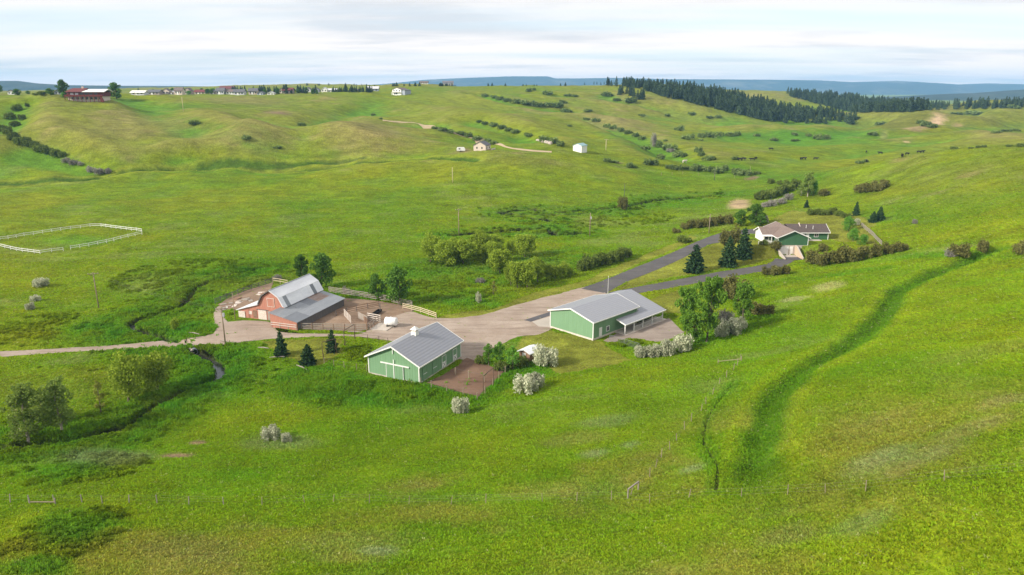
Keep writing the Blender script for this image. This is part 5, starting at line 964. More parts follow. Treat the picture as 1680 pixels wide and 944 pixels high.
for i, (u, v) in enumerate(((1214,264),(1220,263.5),(1234,264.5),(1240,262.5),(1314,263),(1319,262.5),(1338,263),(1421,251.5),(1444,253.5),(1488,255),(1480,258.5),(1508,252),(1513,251.5),(1421,266.5),(1265,247))):
    p = G(u, v); o = link('cow', _cow); o.location = p; o.rotation_euler = (0, 0, random.uniform(0, 6.28)); o.scale = (1.25,) * 3; tag(o, 'black cow grazing on the far valley floor', 'cow', 'cattle grazing on the valley floor')
p = G(1123, 268); o = link('cow', _cow2); o.location = p; o.rotation_euler = (0, 0, .4); o.scale = (1.3,) * 3; tag(o, 'pale cow standing by the creek bushes', 'cow', 'cattle grazing on the valley floor')
# ------------------------------------------------------------------ trees and shrubs
def mat_leaf(name, c1, c2, trans=.3, var=.18):
    m = bpy.data.materials.new(name); m.use_nodes = True; nt = m.node_tree; N, L = nt.nodes, nt.links; N.clear()
    a = N.new('ShaderNodeAttribute'); a.attribute_name = 'tone'; oi = N.new('ShaderNodeObjectInfo'); c = mixc(nt, a.outputs['Fac'], c1, c2); f = maprange(nt, oi.outputs['Random'], 0, 1, 1 - var, 1 + var); c = scale_col(nt, c, f)
    d = N.new('ShaderNodeBsdfDiffuse'); t = N.new('ShaderNodeBsdfTranslucent'); mx = N.new('ShaderNodeMixShader'); mx.inputs[0].default_value = trans; o = N.new('ShaderNodeOutputMaterial')
    L.new(c, d.inputs[0]); L.new(c, t.inputs[0]); L.new(d.outputs[0], mx.inputs[1]); L.new(t.outputs[0], mx.inputs[2]); L.new(mx.outputs[0], o.inputs[0]); return m
M['l_cotton'] = mat_leaf('cottonwood_leaf', (.085, .185, .018), (.19, .33, .045)); M['l_dark'] = mat_leaf('dark_tree_leaf', (.06, .14, .018), (.135, .245, .042)); M['l_willow'] = mat_leaf('willow_leaf', (.17, .26, .018), (.38, .47, .06), .35); M['l_aspen'] = mat_leaf('open_poplar_leaf', (.14, .22, .035), (.28, .36, .085), .35)
M['l_spruce'] = mat_leaf('spruce_needles', (.026, .062, .026), (.062, .112, .044), .08); M['l_silver'] = mat_leaf('silver_leaf', (0.297, 0.338, 0.203), (0.621, 0.608, 0.446), .3); M['l_shrub'] = mat_leaf('shrub_leaf', (.09, .135, .025), (.18, .225, .05), .2); M['l_brown'] = mat_leaf('brown_shrub_leaf', (.105, .11, .03), (.20, .19, .06), .2); M['l_grey'] = mat_leaf('grey_twig_leaf', (0.180, 0.180, 0.150), (0.345, 0.307, 0.270), .2)
M['l_pine'] = mat_leaf('pine_needles', (.044, .074, .040), (.085, .125, .062), .08, .3); M['l_bright'] = mat_leaf('bright_leaf', (0.098, 0.238, 0.028), (0.182, 0.364, 0.056), .35); M['l_yellow'] = mat_leaf('yellowish_leaf', (0.208, 0.247, 0.039), (0.338, 0.338, 0.078), .35); M['l_wolf'] = mat_leaf('dark_valley_shrub', (.11, .165, .05), (.20, .26, .085), .2)
M['bark'] = mottled('bark', (.10, .08, .062), (.17, .14, .11), 3, .95, .04, .1, stretch=(3, 3, .6)); M['pale_bark'] = mottled('pale_bark', (.30, .25, .20), (.40, .35, .29), 3, .95, .03, .1, stretch=(3, 3, .6))
def leaf_mesh(name, pts, size, mat, r, up=.25, nr=None, stretch=1.0):
    """small leaf sprays, one card each, spread through the crown"""
    n = len(pts); P = np.asarray(pts); g = np.random.default_rng(r.randrange(1 << 30)); a = g.normal(size=(n, 3)); a /= np.linalg.norm(a, axis=1)[:, None]
    b = g.normal(size=(n, 3)); b[:, 2] += up * 2; b -= (b * a).sum(1)[:, None] * a; b /= np.linalg.norm(b, axis=1)[:, None] + 1e-9; s = size * g.uniform(.6, 1.35, (n, 1)); a = a * s * .5; b = b * s * .5 * stretch
    V = np.stack([P - b, P + a * .9 - b * .1, P + b, P - a * .9 + b * .1], 1).reshape(-1, 3); me = bpy.data.meshes.new(name); me.vertices.add(4 * n); me.vertices.foreach_set('co', V.astype(np.float32).ravel()); me.loops.add(4 * n); me.loops.foreach_set('vertex_index', np.arange(4 * n, dtype=np.int32)); me.polygons.add(n); me.polygons.foreach_set('loop_start', (np.arange(n) * 4).astype(np.int32)); me.update(); me.validate()
    tone = np.repeat(np.clip(g.normal(.5, .28, n), 0, 1), 4); me.attributes.new('tone', 'FLOAT', 'POINT').data.foreach_set('value', tone.astype(np.float32)); me.materials.append(mat); return me
def limbs(r, H, rad, trunk_r, n_limb, clear, lean=.25, up=.6, mat=None, stems=1):
    """tapered trunk with limbs; returns mesh and clump centres"""
    b = MB(); tips = []
    for s in range(stems):
        dx, dy = (r.gauss(0, .03) * H, r.gauss(0, .03) * H) if stems == 1 else (math.cos(6.28 * s / stems + r.random()) * rad * .45, math.sin(6.28 * s / stems + r.random()) * rad * .45); k = 1.0 if stems == 1 else r.uniform(.7, 1); top = Vector((dx, dy, H * .86 * k)); base = Vector((dx * .06, dy * .06, -.3)); mid = base.lerp(top, .5) + Vector((r.gauss(0, .02) * H, r.gauss(0, .02) * H, 0)); tr = trunk_r / math.sqrt(stems)
        b.tube([base, base + Vector((0, 0, .5)), mid, top], [tr * 1.25, tr, tr * .6, tr * .12], 7); tips.append(top)
        for i in range(n_limb):
            t = clear + (1 - clear) * (i + r.random()) / n_limb * .92; o = (base.lerp(mid, t * 2) if t < .5 else mid.lerp(top, t * 2 - 1)); an = i * 2.4 + r.random(); ln = rad * r.uniform(.6, 1.0) * math.sin(math.pi * min(.93, .22 + .75 * t)) ** .7; e = o + Vector((math.cos(an) * ln, math.sin(an) * ln, ln * up * r.uniform(.5, 1.2))); m2 = o.lerp(e, .5) + Vector((0, 0, ln * .08)); b.tube([o, m2, e], [tr * .38 * (1 - t * .6), tr * .22 * (1 - t * .6), tr * .06], 5); tips.append(e); tips.append(m2)
    return b.mesh('trunk', mat or M['bark'], True), tips
def broadleaf(seed, H, rad, leaf, mat, n=2600, clump=.30, clear=.22, n_limb=16, size=.34, up=.6, stems=1, bark=None, squash=1.0, gaps=.12, tr=None, low=.08):
    r = random.Random(seed); tm, tips = limbs(r, H, rad, tr or H * .022, n_limb, clear, mat=bark, up=up, stems=stems); pts = []; g = np.random.default_rng(seed)
    C = [(t, rad * clump * r.uniform(.65, 1.25)) for t in tips if t.z > H * clear * .8 and r.random() > gaps]
    w = np.array([c[1] ** 2 for c in C]); w /= w.sum(); cnt = g.multinomial(n, w)
    for (t, cr), k in zip(C, cnt):
        d = g.normal(size=(k, 3)); d /= np.linalg.norm(d, axis=1)[:, None] + 1e-9; q = np.array(t) + d * (cr * g.uniform(.35, 1.05, (k, 1)) ** .6) * np.array([1, 1, squash]); pts.append(q)
    P = np.concatenate(pts); P = P[P[:, 2] > H * low]; return tm, leaf_mesh('crown', P, size, mat, r)
def bush(seed, H, rad, mat, n=1100, size=.30, stems=7, bark=None):
    """many-stemmed shrub down to the ground"""
    r = random.Random(seed); g = np.random.default_rng(seed); b = MB(); C = []
    for i in range(stems * 2):
        a = r.uniform(0, 6.28); d = rad * math.sqrt(r.random()) * .72; h = H * (1 - .45 * (d / rad) ** 2) * r.uniform(.55, .92); e = Vector((math.cos(a) * d, math.sin(a) * d, h * .8))
        if i < stems: b.tube([(e.x * .15, e.y * .15, -.25), (e.x * .6, e.y * .6, h * .4), e], [.05, .035, .012], 5)
        C.append((e, rad * r.uniform(.24, .42))); C.append((Vector((e.x * 1.1, e.y * 1.1, h * .38)), rad * r.uniform(.2, .36)))
    cnt = g.multinomial(n, np.array([c[1] ** 2 for c in C]) / sum(c[1] ** 2 for c in C)); pts = []
    for (t, cr), k in zip(C, cnt): d = g.normal(size=(k, 3)); d /= np.linalg.norm(d, axis=1)[:, None] + 1e-9; pts.append(np.array(t) + d * cr * g.uniform(.4, 1.05, (k, 1)))
    P = np.concatenate(pts); P = P[(P[:, 2] > .02) & (P[:, 2] < H * 1.08)]; return b.mesh('stem', bark or M['bark'], True), leaf_mesh('crown', P, size, mat, r)
def conifer(seed, H, rad, mat, n=2200, size=.32, tiers=15, clear=.04):
    r = random.Random(seed); g = np.random.default_rng(seed); b = MB(); b.tube([(0, 0, -.3), (0, 0, H * .5), (0, 0, H * .97)], [H * .018, H * .013, .02], 7); pts = []
    for k in range(tiers):
        t = clear + (1 - clear) * (k / tiers) ** .92; L = rad * 1.08 * (1 - t) ** .72 + .04 * rad; nb = max(4, int(9 * (1 - t) + 3))
        for j in range(nb):
            a = 6.283 * j / nb + k * .7 + r.uniform(-.2, .2); l = L * r.uniform(.58, 1.2); m = max(3, int(n * l / (tiers * rad * 4.2))); s = np.sqrt(g.uniform(.02, 1, m)); z = t * H - l * .22 * s + l * .12 * s ** 2; off = g.normal(0, .09 * rad, (m, 2)) * (1 - .4 * s[:, None]); pts.append(np.stack([math.cos(a) * l * s + off[:, 0], math.sin(a) * l * s + off[:, 1], z + g.normal(0, .03 * rad, m)], 1))
            if l > rad * .45: b.tube([(0, 0, t * H), (math.cos(a) * l * .9, math.sin(a) * l * .9, t * H - l * .12)], [.035, .012], 4)
    pts.append(np.stack([g.normal(0, .03 * rad, 30), g.normal(0, .03 * rad, 30), g.uniform(.9, 1.0, 30) * H], 1)); return b.mesh('trunk', M['bark'], True), leaf_mesh('crown', np.concatenate(pts), size, mat, r, up=.05)
PROTO = {}
def proto(kind, H, rad, fn):                       # several individuals of each kind; H, rad = size as grown
    PROTO[kind] = (H, rad, fn)
proto('cottonwood', 14, 4.2, [broadleaf(s, 14, 4.2, None, M['l_cotton'], 6000, .24, .07, 28, .46, 1.15, gaps=.12, low=.02) for s in (1, 2, 3)])
proto('dark_tree', 9, 3.0, [broadleaf(s, 9, 3.0, None, M['l_dark'], 3200, .32, .12, 16, .42, .6) for s in (4, 5)])
proto('willow', 5.5, 2.5, [broadleaf(s, 5.5, 2.5, None, M['l_willow'], 4800, .38, .18, 18, .29, .75, tr=.17, gaps=.05) for s in (7, 8, 9)])
proto('poplar', 10, 2.6, [broadleaf(s, 10, 2.6, None, M['l_aspen'], 3600, .28, .12, 24, .32, .8, gaps=.12, bark=M['pale_bark']) for s in (11, 12)])
proto('sapling', 5, 1.1, [broadleaf(s, 5, 1.1, None, M['l_bright'], 1100, .34, .22, 12, .22, .9) for s in (14, 15)])
proto('yellow_sapling', 5, .8, [broadleaf(s, 5, .8, None, M['l_yellow'], 900, .36, .2, 10, .2, 1.0) for s in (16,)])
proto('bright_tree', 5, 2.2, [broadleaf(s, 5, 2.2, None, M['l_bright'], 2200, .38, .12, 14, .30, .6, gaps=.03, low=.03) for s in (17, 18)])
proto('spruce', 7, 2.3, [conifer(s, 7, 2.3, M['l_spruce'], 4200, .36, 17) for s in (21, 22, 23)])
proto('pine', 10, 2.0, [conifer(s, 10, r_, M['l_pine'], 520, 1.05, 9, .12) for s, r_ in ((31, 2.5), (32, 2.2), (33, 2.9), (34, 2.0))])
proto('silver', 3.2, 2.0, [bush(s, 3.2, 2.0, M['l_silver'], 2600, .25, 8) for s in (41, 42, 43)])
proto('shrub', 3.0, 2.0, [bush(s, 3.0, 2.0, M['l_shrub'], 1500, .30) for s in (51, 52, 53)])
proto('brown', 3.0, 2.0, [bush(s, 3.0, 2.0, M['l_brown'], 1500, .28) for s in (61, 62, 63)])
proto('grey', 3.0, 2.2, [bush(s, 3.0, 2.2, M['l_grey'], 1300, .26) for s in (71, 72)])
proto('valley', 2.6, 2.4, [bush(s, 2.6, 2.4, M['l_wolf'], 520, .5, 5) for s in (81, 82, 83)])
_NAMES = {'cottonwood': 'cottonwood_tree', 'dark_tree': 'shade_tree', 'willow': 'willow_tree', 'poplar': 'poplar_tree', 'sapling': 'young_tree', 'yellow_sapling': 'young_tree', 'bright_tree': 'round_tree', 'spruce': 'spruce_tree', 'pine': 'pine_tree', 'silver': 'silver_bush', 'shrub': 'shrub', 'brown': 'shrub', 'grey': 'shrub', 'valley': 'shrub'}
_cnt = [0]
def plant_at(kind, p, h, w, label, group=None, cat=None, sink=0.05):
    H, R, ms = PROTO[kind]; i = _cnt[0]; _cnt[0] += 1; tm, cm = ms[i % len(ms)]; t = empty(_NAMES[kind], (p[0], p[1], p[2] - sink), random.uniform(0, 6.28)); t.scale = (w / (2 * R), w / (2 * R), h / H); bushy = kind in ('silver', 'shrub', 'brown', 'grey', 'valley')
    link('stem' if bushy else 'trunk', tm, t); link('crown', cm, t); return tag(t, label, cat or ('bush' if bushy else 'tree'), group)
def plant(kind, u, v, hpx, wpx, label, group=None, cat=None):
    p = G(u, v); k = depth(p) / FPX; return plant_at(kind, p, hpx * k * 1.02, wpx * k, label, group, cat)
# --- by name: the trees one can point to
for a in [('spruce',462,584,42,24,'dark spruce at the lane verge nearest the red barn front'), ('spruce',505.5,597,34,28,'short broad spruce between the two others below the lane'), ('spruce',545.5,577,38,21,'slender dark spruce by the rusty pipe gateway'),
          ('spruce',1140,447,46,34,'lone broad spruce on the lawn beside the branch drive'), ('spruce',1194,437,50,30,'tall dark spruce in front of the ranch house lawn'), ('spruce',1219,424,50,30,'dark spruce closest to the white porch'), ('spruce',1404,354,23,12,'slim spruce behind the ranch house yard'), ('spruce',1432,365,18,16,'squat blue-green spruce of the pair above the yard fence'), ('spruce',1443,362,23,16,'taller spruce of the pair above the yard fence'), ('spruce',1323,341,13,9,'tiny spruce at the end of the back hedge'),
          ('dark_tree',496,457,42,24,'narrow dark tree behind the red barn roof'), ('dark_tree',527,473,60,40,'broad dark tree at the far end of the red barn'), ('dark_tree',618,491,45,28,'smaller dark tree behind the board corral fence'), ('dark_tree',654,499,66,44,'large dark tree leaning over the board corral fence'),
          ('cottonwood',1159,562,116,46,'tallest leafy cottonwood beside the shop patio'), ('cottonwood',1127,548,86,36,'slimmer cottonwood against the porch end of the shop'), ('cottonwood',1138,564,60,34,'low cottonwood in front of its tall neighbour by the patio'), ('cottonwood',1218,531,72,34,'upright cottonwood above the silver thicket'),
          ('poplar',47,726,112,62,'pale open poplar at the creek meadow edge'), ('poplar',103,710,104,50,'second pale open poplar beside the creek bend'), ('poplar',75,694,60,42,'low poplar between the two pale open poplars'), ('yellow_sapling',166,679,66,17,'thin yellowish sapling beside the round willow'), ('willow',211,659,74,56,'big round willow with pale trunk in the creek meadow'), ('willow',259,639,60,50,'second round willow near the creek by the lane'),
          ('sapling',802,601,44,20,'feathery young tree at the yard corner near the paddock'), ('sapling',820,601,46,22,'middle feathery young tree by the garden shed'), ('sapling',841,607,44,22,'feathery young tree touching the dark bush by the shed'), ('shrub',856,602,24,26,'dark green bush against the garden shed wall'), ('shrub',790,597,16,24,'low dark bush at the foot of the young trees'), ('shrub',826,608,18,34,'dense dark undergrowth bush at the paddock corner'),
          ('silver',893,600,42,46,'large silver-green bush hiding the garden shed end'), ('silver',862,644,38,46,'big silver bush below the paddock corner'), ('silver',880,636,30,30,'smaller silver bush joined to the big one below the paddock'), ('silver',754,678,34,32,'silver bush standing alone below the dark paddock'), ('silver',445,721,30,34,'pale silver bush alone in the near meadow'), ('silver',470,724,18,20,'small silver bush beside the lone pale one in the near meadow'),
          ('silver',68,470,17,28,'silvery bush beside the track ruts, upper of three'), ('silver',59,494,13,18,'silvery bush in the meadow, middle of three'), ('silver',50,508,14,18,'silvery bush in the meadow, lowest of three'), ('silver',1052,586,24,30,'whitish bush at the lower end of the silver row'), ('silver',1073,585,26,30,'whitish bush in the silver row below the mesh fence'), ('silver',1096,582,30,32,'fuller whitish bush in the silver row near the patio'), ('silver',1119,577,36,36,'tallest whitish bush in the silver row by the cottonwoods'),
          ('silver',1198,549,34,40,'silver thicket below the upright cottonwood'), ('silver',1182,552,24,26,'low silver bush at the foot of the cottonwoods'), ('silver',1213,541,24,26,'silver bush on the uphill edge of the thicket'), ('grey',1192,530,28,34,'pinkish grey twiggy bush behind the silver thicket'), ('brown',1204,492,46,52,'tall brownish shrub behind the cottonwoods'), ('brown',1188,488,36,30,'brownish shrub between cottonwood tops and the branch drive'), ('brown',1240,516,24,34,'brown shrub downslope of the cottonwoods'), ('brown',1260,517,22,30,'outermost brown shrub in the pasture by the cottonwoods'),
          ('silver',785,496,20,12,'thin silvery sapling in the willow meadow'), ('grey',787,464,10,22,'low brown-grey twiggy clump in the willow meadow'), ('yellow_sapling',809,483,26,11,'narrow yellowish sapling in the willow meadow'), ('brown',1020,344,26,22,'brown bush at the cut bank with a pole behind'), ('willow',287,542,20,14,'small shrubby willow by the upper creek'), ('grey',456,459,10,20,'dull twiggy bush at the pen corner behind the barn'), ('grey',567,482,14,16,'grey twiggy bush behind the corral fence')]: plant(*a)
for u, v, h, w in [(706,431,40,32),(731,436,37,34),(760,433,36,36),(748,425,30,26),(790,421,38,30),(812,413,26,26),(802,430,30,24),(811,432,32,24),(820,449,36,34),(837,413,17,12),(861,422,34,32),(775,418,24,20)]: plant('willow', u, v, h * 1.08, w * 1.15, 'round olive-green willow in the loose group above the lane', 'willows of the meadow group')
for u, v, h, w in [(838,468,34,18),(849,472,40,26),(865,472,42,28),(882,463,36,24),(901,460,24,18),(911,459,22,14),(922,456,24,18),(935,455,14,12)]: plant('willow', u, v, h * 1.05, w * 1.15, 'young green willow in the row along the lane ditch', 'willow row along the lane ditch')
for i, (u, v, h, w) in enumerate([(955,444,22,22),(964,442,28,26),(980,438,26,24),(992,435,27,26),(1005,432,24,24),(1017,428,26,22),(1028,423,22,20)]): plant('shrub', u, v, h, w, 'olive shrub in the hedge row beside the asphalt drive', 'hedge row beside the drive')
for u, v, h, w in [(1333,434,28,32),(1350,435,26,30),(1368,433,28,30),(1386,431,34,34),(1404,429,28,28),(1420,425,26,26),(1438,421,26,26),(1455,417,22,24),(1470,414,20,24),(1484,411,14,16)]: plant('brown', u, v, h, w, 'brown-green shrub in the hedge below the ranch house', 'hedge below the ranch house')
for u, v, h, w in [(1256,451,16,20),(1272,452,19,24),(1290,450,18,22)]: plant('brown', u, v, h, w, 'rounded brown-green shrub of the clipped clump beside the garage drive', 'clump beside the garage drive')
for a in [('brown',1349,413,17,22,'single brown shrub between wing and hedge'), ('brown',1271,409,17,20,'rusty shrub at the garage corner of the house'), ('shrub',1253,402,10,14,'small dark shrub under the porch railing'), ('bright_tree',1392,379,24,20,'bright green round tree nearest the wing lawn'), ('silver',1405,370,14,14,'pale silver bush between the bright trees and the fence'), ('bright_tree',1399,396,22,18,'middle bright green tree along the yard fence'), ('bright_tree',1416,402,18,17,'lowest bright green ball-shaped tree at the yard fence'),
          ('dark_tree',1214,371,28,24,'green tree where the drive reaches the house'), ('dark_tree',1239,369,36,26,'taller green tree beside the drive end'), ('silver',1254,366,16,14,'pale bush at the drive end trees'), ('dark_tree',1247,371,20,24,'low green tree at the drive end'), ('brown',1190,402,30,26,'brown-green tree-like shrub behind the tall spruce'), ('brown',1206,400,30,22,'olive shrub between the two lawn spruces'), ('yellow_sapling',1207,383,20,12,'thin yellow sapling by the drive bend'), ('shrub',1122,398,13,26,'dark rounded shrub on the verge at the drive bend'),
          ('poplar',1325,323,44,22,'tall ragged poplar in the creek brush above the house'), ('poplar',1314,322,24,18,'lower ragged poplar in the creek brush above the house'), ('bright_tree',1334,320,24,14,'upright green tree beside the ragged poplar'), ('brown',1575,422,28,38,'large brown-green bush on the far ditch end'), ('grey',1558,422,16,22,'grey twiggy bush beside the large one at the ditch end'), ('brown',1613,415,26,24,'roundish bush at the top of the ditch'), ('brown',1674,417,26,30,'brown bush along the upper pasture line beyond the ditch'), ('brown',1352,321,13,22,'low brown bush right of the ragged poplar'), ('grey',945 + 555,368,10,10,'tiny grey bush on the open upper pasture')]: plant(*a)
for u, v, h, w in [(1108,382,9,18),(1122,376,13,20),(1134,374,17,22),(1146,374,17,22),(1158,372,17,22),(1170,371,18,22),(1182,368,18,20),(1193,368,20,20)]: plant('brown', u, v, h, w, 'brown-green bush in the thicket along the far side of the drive', 'thicket along the drive')
for u, v, h, w in [(1330,353,12,18),(1342,353,12,18),(1353,353,12,18),(1365,353,14,18),(1377,355,11,18),(1388,357,10,16)]: plant('shrub', u, v, h, w, 'dark green bush in the hedge behind the ranch house', 'hedge behind the ranch house')
for u, v, h, w in [(1243,328,14,18),(1252,327,18,22),(1262,325,19,22),(1273,322,18,22),(1284,318,18,22),(1296,313,16,22),(1305,308,16,20),(1290,305,12,16),(1265,302,12,13),(1279,303,8,12)]: plant('shrub', u, v, h, w, 'dark shrub in the creek brush above the house', 'creek brush above the house')
for u, v, h, w in [(1255,340,11,20),(1268,338,12,22),(1281,334,12,22),(1295,328,12,20)]: plant('grey', u, v, h, w, 'grey leafless shrub along the creek brush edge', 'grey creek brush')
for u, v, h, w in [(1412,316,16,24),(1424,316,19,26),(1437,314,20,26),(1450,309,17,22)]: plant('brown', u, v, h, w, 'dark shrub in the clump on the open slope beyond the poplar', 'shrub clump on the open slope')
for u, v, h, w in [(28,182,11,18),(18,196,12,20),(37,197,11,13),(45,176,7,8),(25,208,10,18),(3,216,14,20),(14,222,14,20),(24,230,14,22),(34,236,14,22),(46,240,14,22),(57,245,14,22),(67,249,14,22),(78,253,14,22),(90,257,13,22),(103,257,10,14)]: plant('shrub', u, v, h * 1.1, w, 'dark shrub in the long chain down the gully below the red house', 'shrub chain in the gully')
for u, v, h, w in [(110,268,11,18),(121,271,11,18),(132,272,8,14),(150,283,13,18),(162,287,13,20),(176,285,11,18)]: plant('grey', u, v, h, w, 'grey-lilac shrub at the foot of the gully chain', 'grey shrubs at the gully foot')
FAR = [(320,205,8,18),(405,229,7,16),(495,207,6,14),(455,243,4,14),(612,190,4,8),(625,196,3,6),(715,212,5,14),(727,215,6,16),(740,218,6,16),(754,221,6,16),(768,225,7,18),(783,230,7,18),(797,234,7,18),(810,237,6,14),(796,158,4,12),(808,161,5,14),(820,164,6,16),(832,167,6,16),(845,169,7,18),(858,171,7,20),(872,173,7,20),(887,175,7,20),(901,175,7,20),(915,176,8,20),(924,170,6,14),(928,184,6,18),(785,201,4,12),(797,204,5,14),(810,207,6,16),(823,211,6,16),(836,215,6,16),(846,218,6,14),(868,151,6,10),(876,149,5,8),(897,155,6,20),(932,158,4,14),(945,159,4,12),(995,158,7,18),(1012,166,5,14),(1037,168,8,24),(965,183,4,16),(1135,188,4,14),(1165,194,4,14),(1178,193,4,12),(1095,191,4,10),(1052,191,4,12),(996,209,6,14),(1006,212,7,14),(1017,216,7,14),(1030,220,6,14),(1042,224,6,14),(1053,229,6,12),(977,200,6,16),(962,197,4,12),(935,208,4,8),(866,224,6,16),(893,233,10,20),(906,235,10,18),(919,239,8,16),(1117,215,9,12),(1110,214,5,10),(1126,229,7,16),(1134,228,8,14),(1150,226,8,14),(1162,225,8,16),(1170,226,8,14),(1180,224,8,14),(1197,224,7,14),(1209,223,7,14),(1242,224,5,12),(1150,231,3,10),(1092,232,3,8),(1083,242,12,14),(1095,246,10,18),(1104,248,10,18),(1058,246,7,18),(1112,257,10,20),(1121,258,7,14),(1065,271,11,18),(1074,271,10,16),(1085,261,8,16),(998,266,7,16),(1008,267,4,14),(1032,275,8,14),(1040,275,4,12),(1146,250,9,16),(1150,256,7,14),(1160,263,8,18),(1168,262,6,14),(1205,262,5,14),(1094,276,6,10),(1103,278,8,16),(1114,279,8,16),(1127,278,6,14),(1142,280,10,18),(1152,280,9,16),(1166,281,9,16),(1178,284,10,18),(1188,280,9,14),(1205,286,10,18),(1216,287,10,18),(1228,288,9,16),(1240,286,5,16),(1270,231,5,12),(1303,222,5,10),(1325,224,5,12),(1342,229,9,16),(1355,229,8,14),(1305,232,4,14),(1432,222,6,16),(1445,205,5,18),(1410,268,5,14),(1420,266,4,10),(1565,245,5,12),(1593,244,3,8),(1604,243,4,8),(1614,242,4,10),(1657,241,4,12),(1674,241,6,14),(1635,218,4,16),(1650,216,4,16),(1665,215,4,14),(1510,203,6,14),(1520,207,8,18),(1530,209,6,16),(1600,187,5,30),(1570,188,4,20),(1660,178,6,20),(1380,190,4,10),(1405,194,3,10)]
FARLAB = [(0,500,0,260,'dark lone shrub dotted on the hillside below the ridge'),(700,822,209,240,'dark shrub along the uphill side of the pale dirt track'),(780,850,198,220,'dark shrub in the middle draw above the pale dirt track'),(790,935,140,186,'dark shrub in the high draw under the hilltop skyline'),(860,925,220,240,'dark shrub beside the pale boulder heap'),
          (990,1060,205,232,'dark shrub in the draw leading down to the pale bare tree'),(930,1060,140,204,'dark shrub on the grass slope under the pine wood'),(1090,1250,180,233,'dark shrub on the terrace slope between pine wood and creek'),(990,1250,234,272,'dark shrub along the distant creek near the cattle'),(990,1250,272,292,'dark shrub in the row along the valley fence'),(1250,1360,220,235,'dark shrub on the dark green terrace bank'),(1500,1540,200,212,'dark shrub at the bare sandy scar'),(1550,1690,235,250,'dark shrub peeping over the near pasture crest'),(1620,1690,210,220,'dark shrub in the hedge line beyond the pasture crest'),(0,1700,0,400,'dark shrub scattered on the far open slopes')]
for u, v, h, w in FAR:
    for u0, u1, v0, v1, lab in FARLAB:
        if u0 <= u < u1 and v0 <= v < v1: break
    plant('valley', u, v, h * 1.1, w * 1.25, lab, lab.split(' ', 1)[1])
plant('grey', 1072, 242, 26, 14, 'tall pale bare tree by the distant creek bushes'); plant('grey', 1100, 250, 8, 16, 'pale grey bush at the distant creek')
for a in [('dark_tree',105,157,26,19,'leafy poplar at one end of the red ridge house'), ('bright_tree',104,160,8,8,'yellow-green bush at the foot of the ridge poplar'), ('dark_tree',192,163,27,22,'rounded leafy tree at the white roof end of the ridge house'), ('dark_tree',-2,156,24,14,'dark tree at the very end of the ridge line'), ('dark_tree',29,157,11,14,'round dark tree on the ridge beside the small white house'), ('dark_tree',46,155,6,7,'small dark tree on the ridge beyond the round one'), ('dark_tree',83,156,11,14,'dark bushy tree before the blue-grey house'), ('shrub',68,156,7,22,'spreading bush on the ridge beyond the dark bushy tree'), ('shrub',58,156,4,10,'low bush on the ridge crest'), ('bright_tree',310,156,7,9,'round green bush before the taupe house'), ('bright_tree',349,153,8,10,'green tree between the ridge houses')]: plant(*a)
# --- conifers among the ridge houses
for i in range(52):
    u = random.choice([random.uniform(200, 620), random.uniform(430, 520), random.uniform(375, 440)]); v = random.uniform(151, 154.5) - (u > 520) * 2; p = G(u, v); h = random.uniform(5, 9.5)
    plant_at('pine', p, h, h * random.uniform(.35, .55), 'dark conifer among the ridge houses', 'conifers among the ridge houses')
for i in range(22): p = G(545 + i * 3.1 + random.uniform(-1, 1), 151.5 + random.uniform(-.6, .6)); h = random.uniform(4, 6.5); plant_at('pine', p, h, h * .42, 'dark conifer in the windbreak by the blue-grey metal barn', 'windbreak conifers on the ridge')
for i in range(44): u = random.choice([random.uniform(640, 700), random.uniform(720, 750), random.uniform(800, 945), random.uniform(500, 600)]); p = G(u, 141.5 if u > 620 else 140.5); h = random.uniform(2.6, 5.2); plant_at('pine', p, h, h * .62, 'dark conifer on the hilltop skyline', 'skyline conifers')
for i in range(30): u = random.uniform(235, 530); p = G(u, random.uniform(152, 155)); h = random.uniform(4, 7.5); plant_at('dark_tree', p, h, h * random.uniform(.6, .9), 'small leafy garden tree among the ridge houses', 'garden trees among the ridge houses')
# --- pine forest on the far slopes
def poly_trees(px, n, seed):
    g = random.Random(seed); us = [q[0] for q in px]; vsq = [q[1] for q in px]; A = np.array(px, float); out = []
    while len(out) < n:
        u, v = g.uniform(min(us), max(us)), g.uniform(min(vsq), max(vsq))
        if inside(np.array([u]), np.array([v]), A)[0]: out.append(G(u, v))
    return out
W1 = poly_trees([(948,140),(1000,141),(1050,146),(1090,160),(1120,166),(1152,174),(1210,188),(1262,200),(1320,196),(1392,191),(1340,187),(1300,181),(1250,170),(1200,159),(1150,150),(1100,144),(1050,140),(1000,138)], 880, 3)
W1 += poly_trees([(1008,154),(1040,152),(1060,160),(1055,166),(1020,160)], 16, 4)
W2 = poly_trees([(1290,153),(1330,156),(1380,160),(1430,166),(1480,172),(1520,178),(1500,184),(1450,184),(1400,186),(1360,176),(1330,168),(1300,160)], 760, 5) + poly_trees([(1500,182),(1560,180),(1680,178),(1680,172),(1580,173),(1500,176)], 120, 6) + poly_trees([(1420,205),(1330,203),(1280,203),(1300,198),(1400,193)], 30, 7)
allp = sorted(W1 + W2, key=lambda p: p[1]); nearp, farp = allp[:180], allp[180:]
for p in nearp: h = random.uniform(7, 12.5); plant_at('pine', p, h, h * random.uniform(.42, .62), 'dark pine standing in the wooded far slope', 'pines of the wooded far slope')
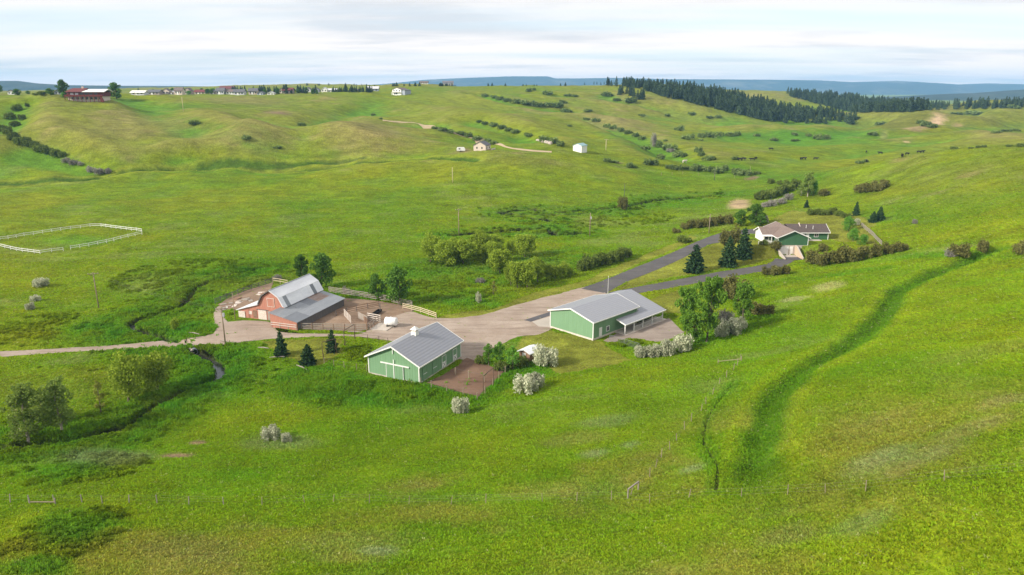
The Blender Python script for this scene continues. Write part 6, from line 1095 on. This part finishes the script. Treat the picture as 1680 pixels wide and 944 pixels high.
def pine_wood():
    g = np.random.default_rng(5); P = np.array(farp); n = len(P); prot = []
    for tm, cm in PROTO['pine'][2]: ob = bpy.data.objects.new('pine', cm); prot.append(ob)
    s = g.uniform(.75, 1.25, n); scatter('pine_forest', prot, P, np.stack([np.zeros(n), np.zeros(n), g.uniform(0, 6.28, n)], 1), np.stack([s, s, s], 1), g.integers(0, len(prot), n), None, 'dark pine wood covering the distant slopes', 'forest')
pine_wood()
# --- weeds: coarse leafy growth along the creek, in the corral corner and on the bank mound
def weeds():
    g = np.random.default_rng(21); pts = []
    for L, rad, n in ((L_CREEK, 9, 2600), (L_CREEKUP, 14, 3000), (L_CUTA, 10, 500), (L_CUTB, 9, 450)):
        i = g.integers(0, len(L), n); a = g.uniform(0, 6.28, n); d = np.abs(g.normal(0, rad * .6, n)) + 1.2; pts.append(L[i] + np.stack([np.cos(a) * d, np.sin(a) * d], 1))
    for u, v, ru, rv, n in ((610,645,110,20,1500),(580,525,14,5,90),(130,770,110,24,900),(700,480,110,18,1000),(800,445,150,28,900),(100,880,90,50,420),(600,580,40,14,260),(1025,562,28,7,200),(300,450,110,28,900),(60,540,70,30,500),(980,360,130,14,420)):
        c = G(u, v); q = np.abs(G(u, v - rv)[1] - G(u, v + rv)[1]) / 2; w = ru * depth(c) / FPX; a = g.uniform(0, 6.28, n); d = np.sqrt(g.random(n)); pts.append(np.stack([c[0] + np.cos(a) * d * w, c[1] + np.sin(a) * d * q], 1))
    P = np.concatenate(pts); x, y = P[:, 0], P[:, 1]; keep = ~on_sheet(x, y) & (fbm(x, y, 4, 91, 3) > -.12)
    for L in (L_CREEK, L_CREEKUP, L_CUTA, L_CUTB): keep &= bounded_dist(x, y, L, 3) > 1.1
    for p in LAWNS: keep &= ~inside(x, y, p)
    for bo, an, x0, x1, y0, y1 in ((O_BARN, -26.5, -.5, 12, -.6, 15.5), (O_SHOP, -45, -.5, 16, -.5, 23), (O_RED, -18.5, -.5, 20, -5, 16)):
        an = math.radians(an); c, s = math.cos(an), math.sin(an); lx = (x - bo[0]) * c + (y - bo[1]) * s; ly = -(x - bo[0]) * s + (y - bo[1]) * c; keep &= ~((lx > x0) & (lx < x1) & (ly > y0) & (ly < y1))
    x, y = x[keep], y[keep]; n = len(x); r = random.Random(5); prot = []
    for k in range(3):
        d = g.normal(size=(70, 3)); d /= np.linalg.norm(d, axis=1)[:, None]; q = d * np.array([.55, .55, .42]) * g.uniform(.5, 1, (70, 1)); q[:, 2] = np.abs(q[:, 2]); me = leaf_mesh('weed', q, .26, M['grass'], r, up=.6); prot.append(bpy.data.objects.new('weed', me))
    z = zat(x, y); c, lush, lawn = veg(x, y, z); c = c * g.uniform(.8, 1.45, (n, 1)); s = g.uniform(.5, 1.35, n) * (1 + .5 * sstep(150, 300, np.hypot(x, y)))
    scatter('weeds', prot, np.stack([x, y, z], 1), np.stack([np.zeros(n), np.zeros(n), g.uniform(0, 6.28, n)], 1), np.stack([s, s, s * g.uniform(.7, 1.2, n)], 1), g.integers(0, 3, n), np.clip(c * 1.25, 0, .9), 'rank leafy weeds and tall grass clumps along the creek', 'weeds')
weeds()
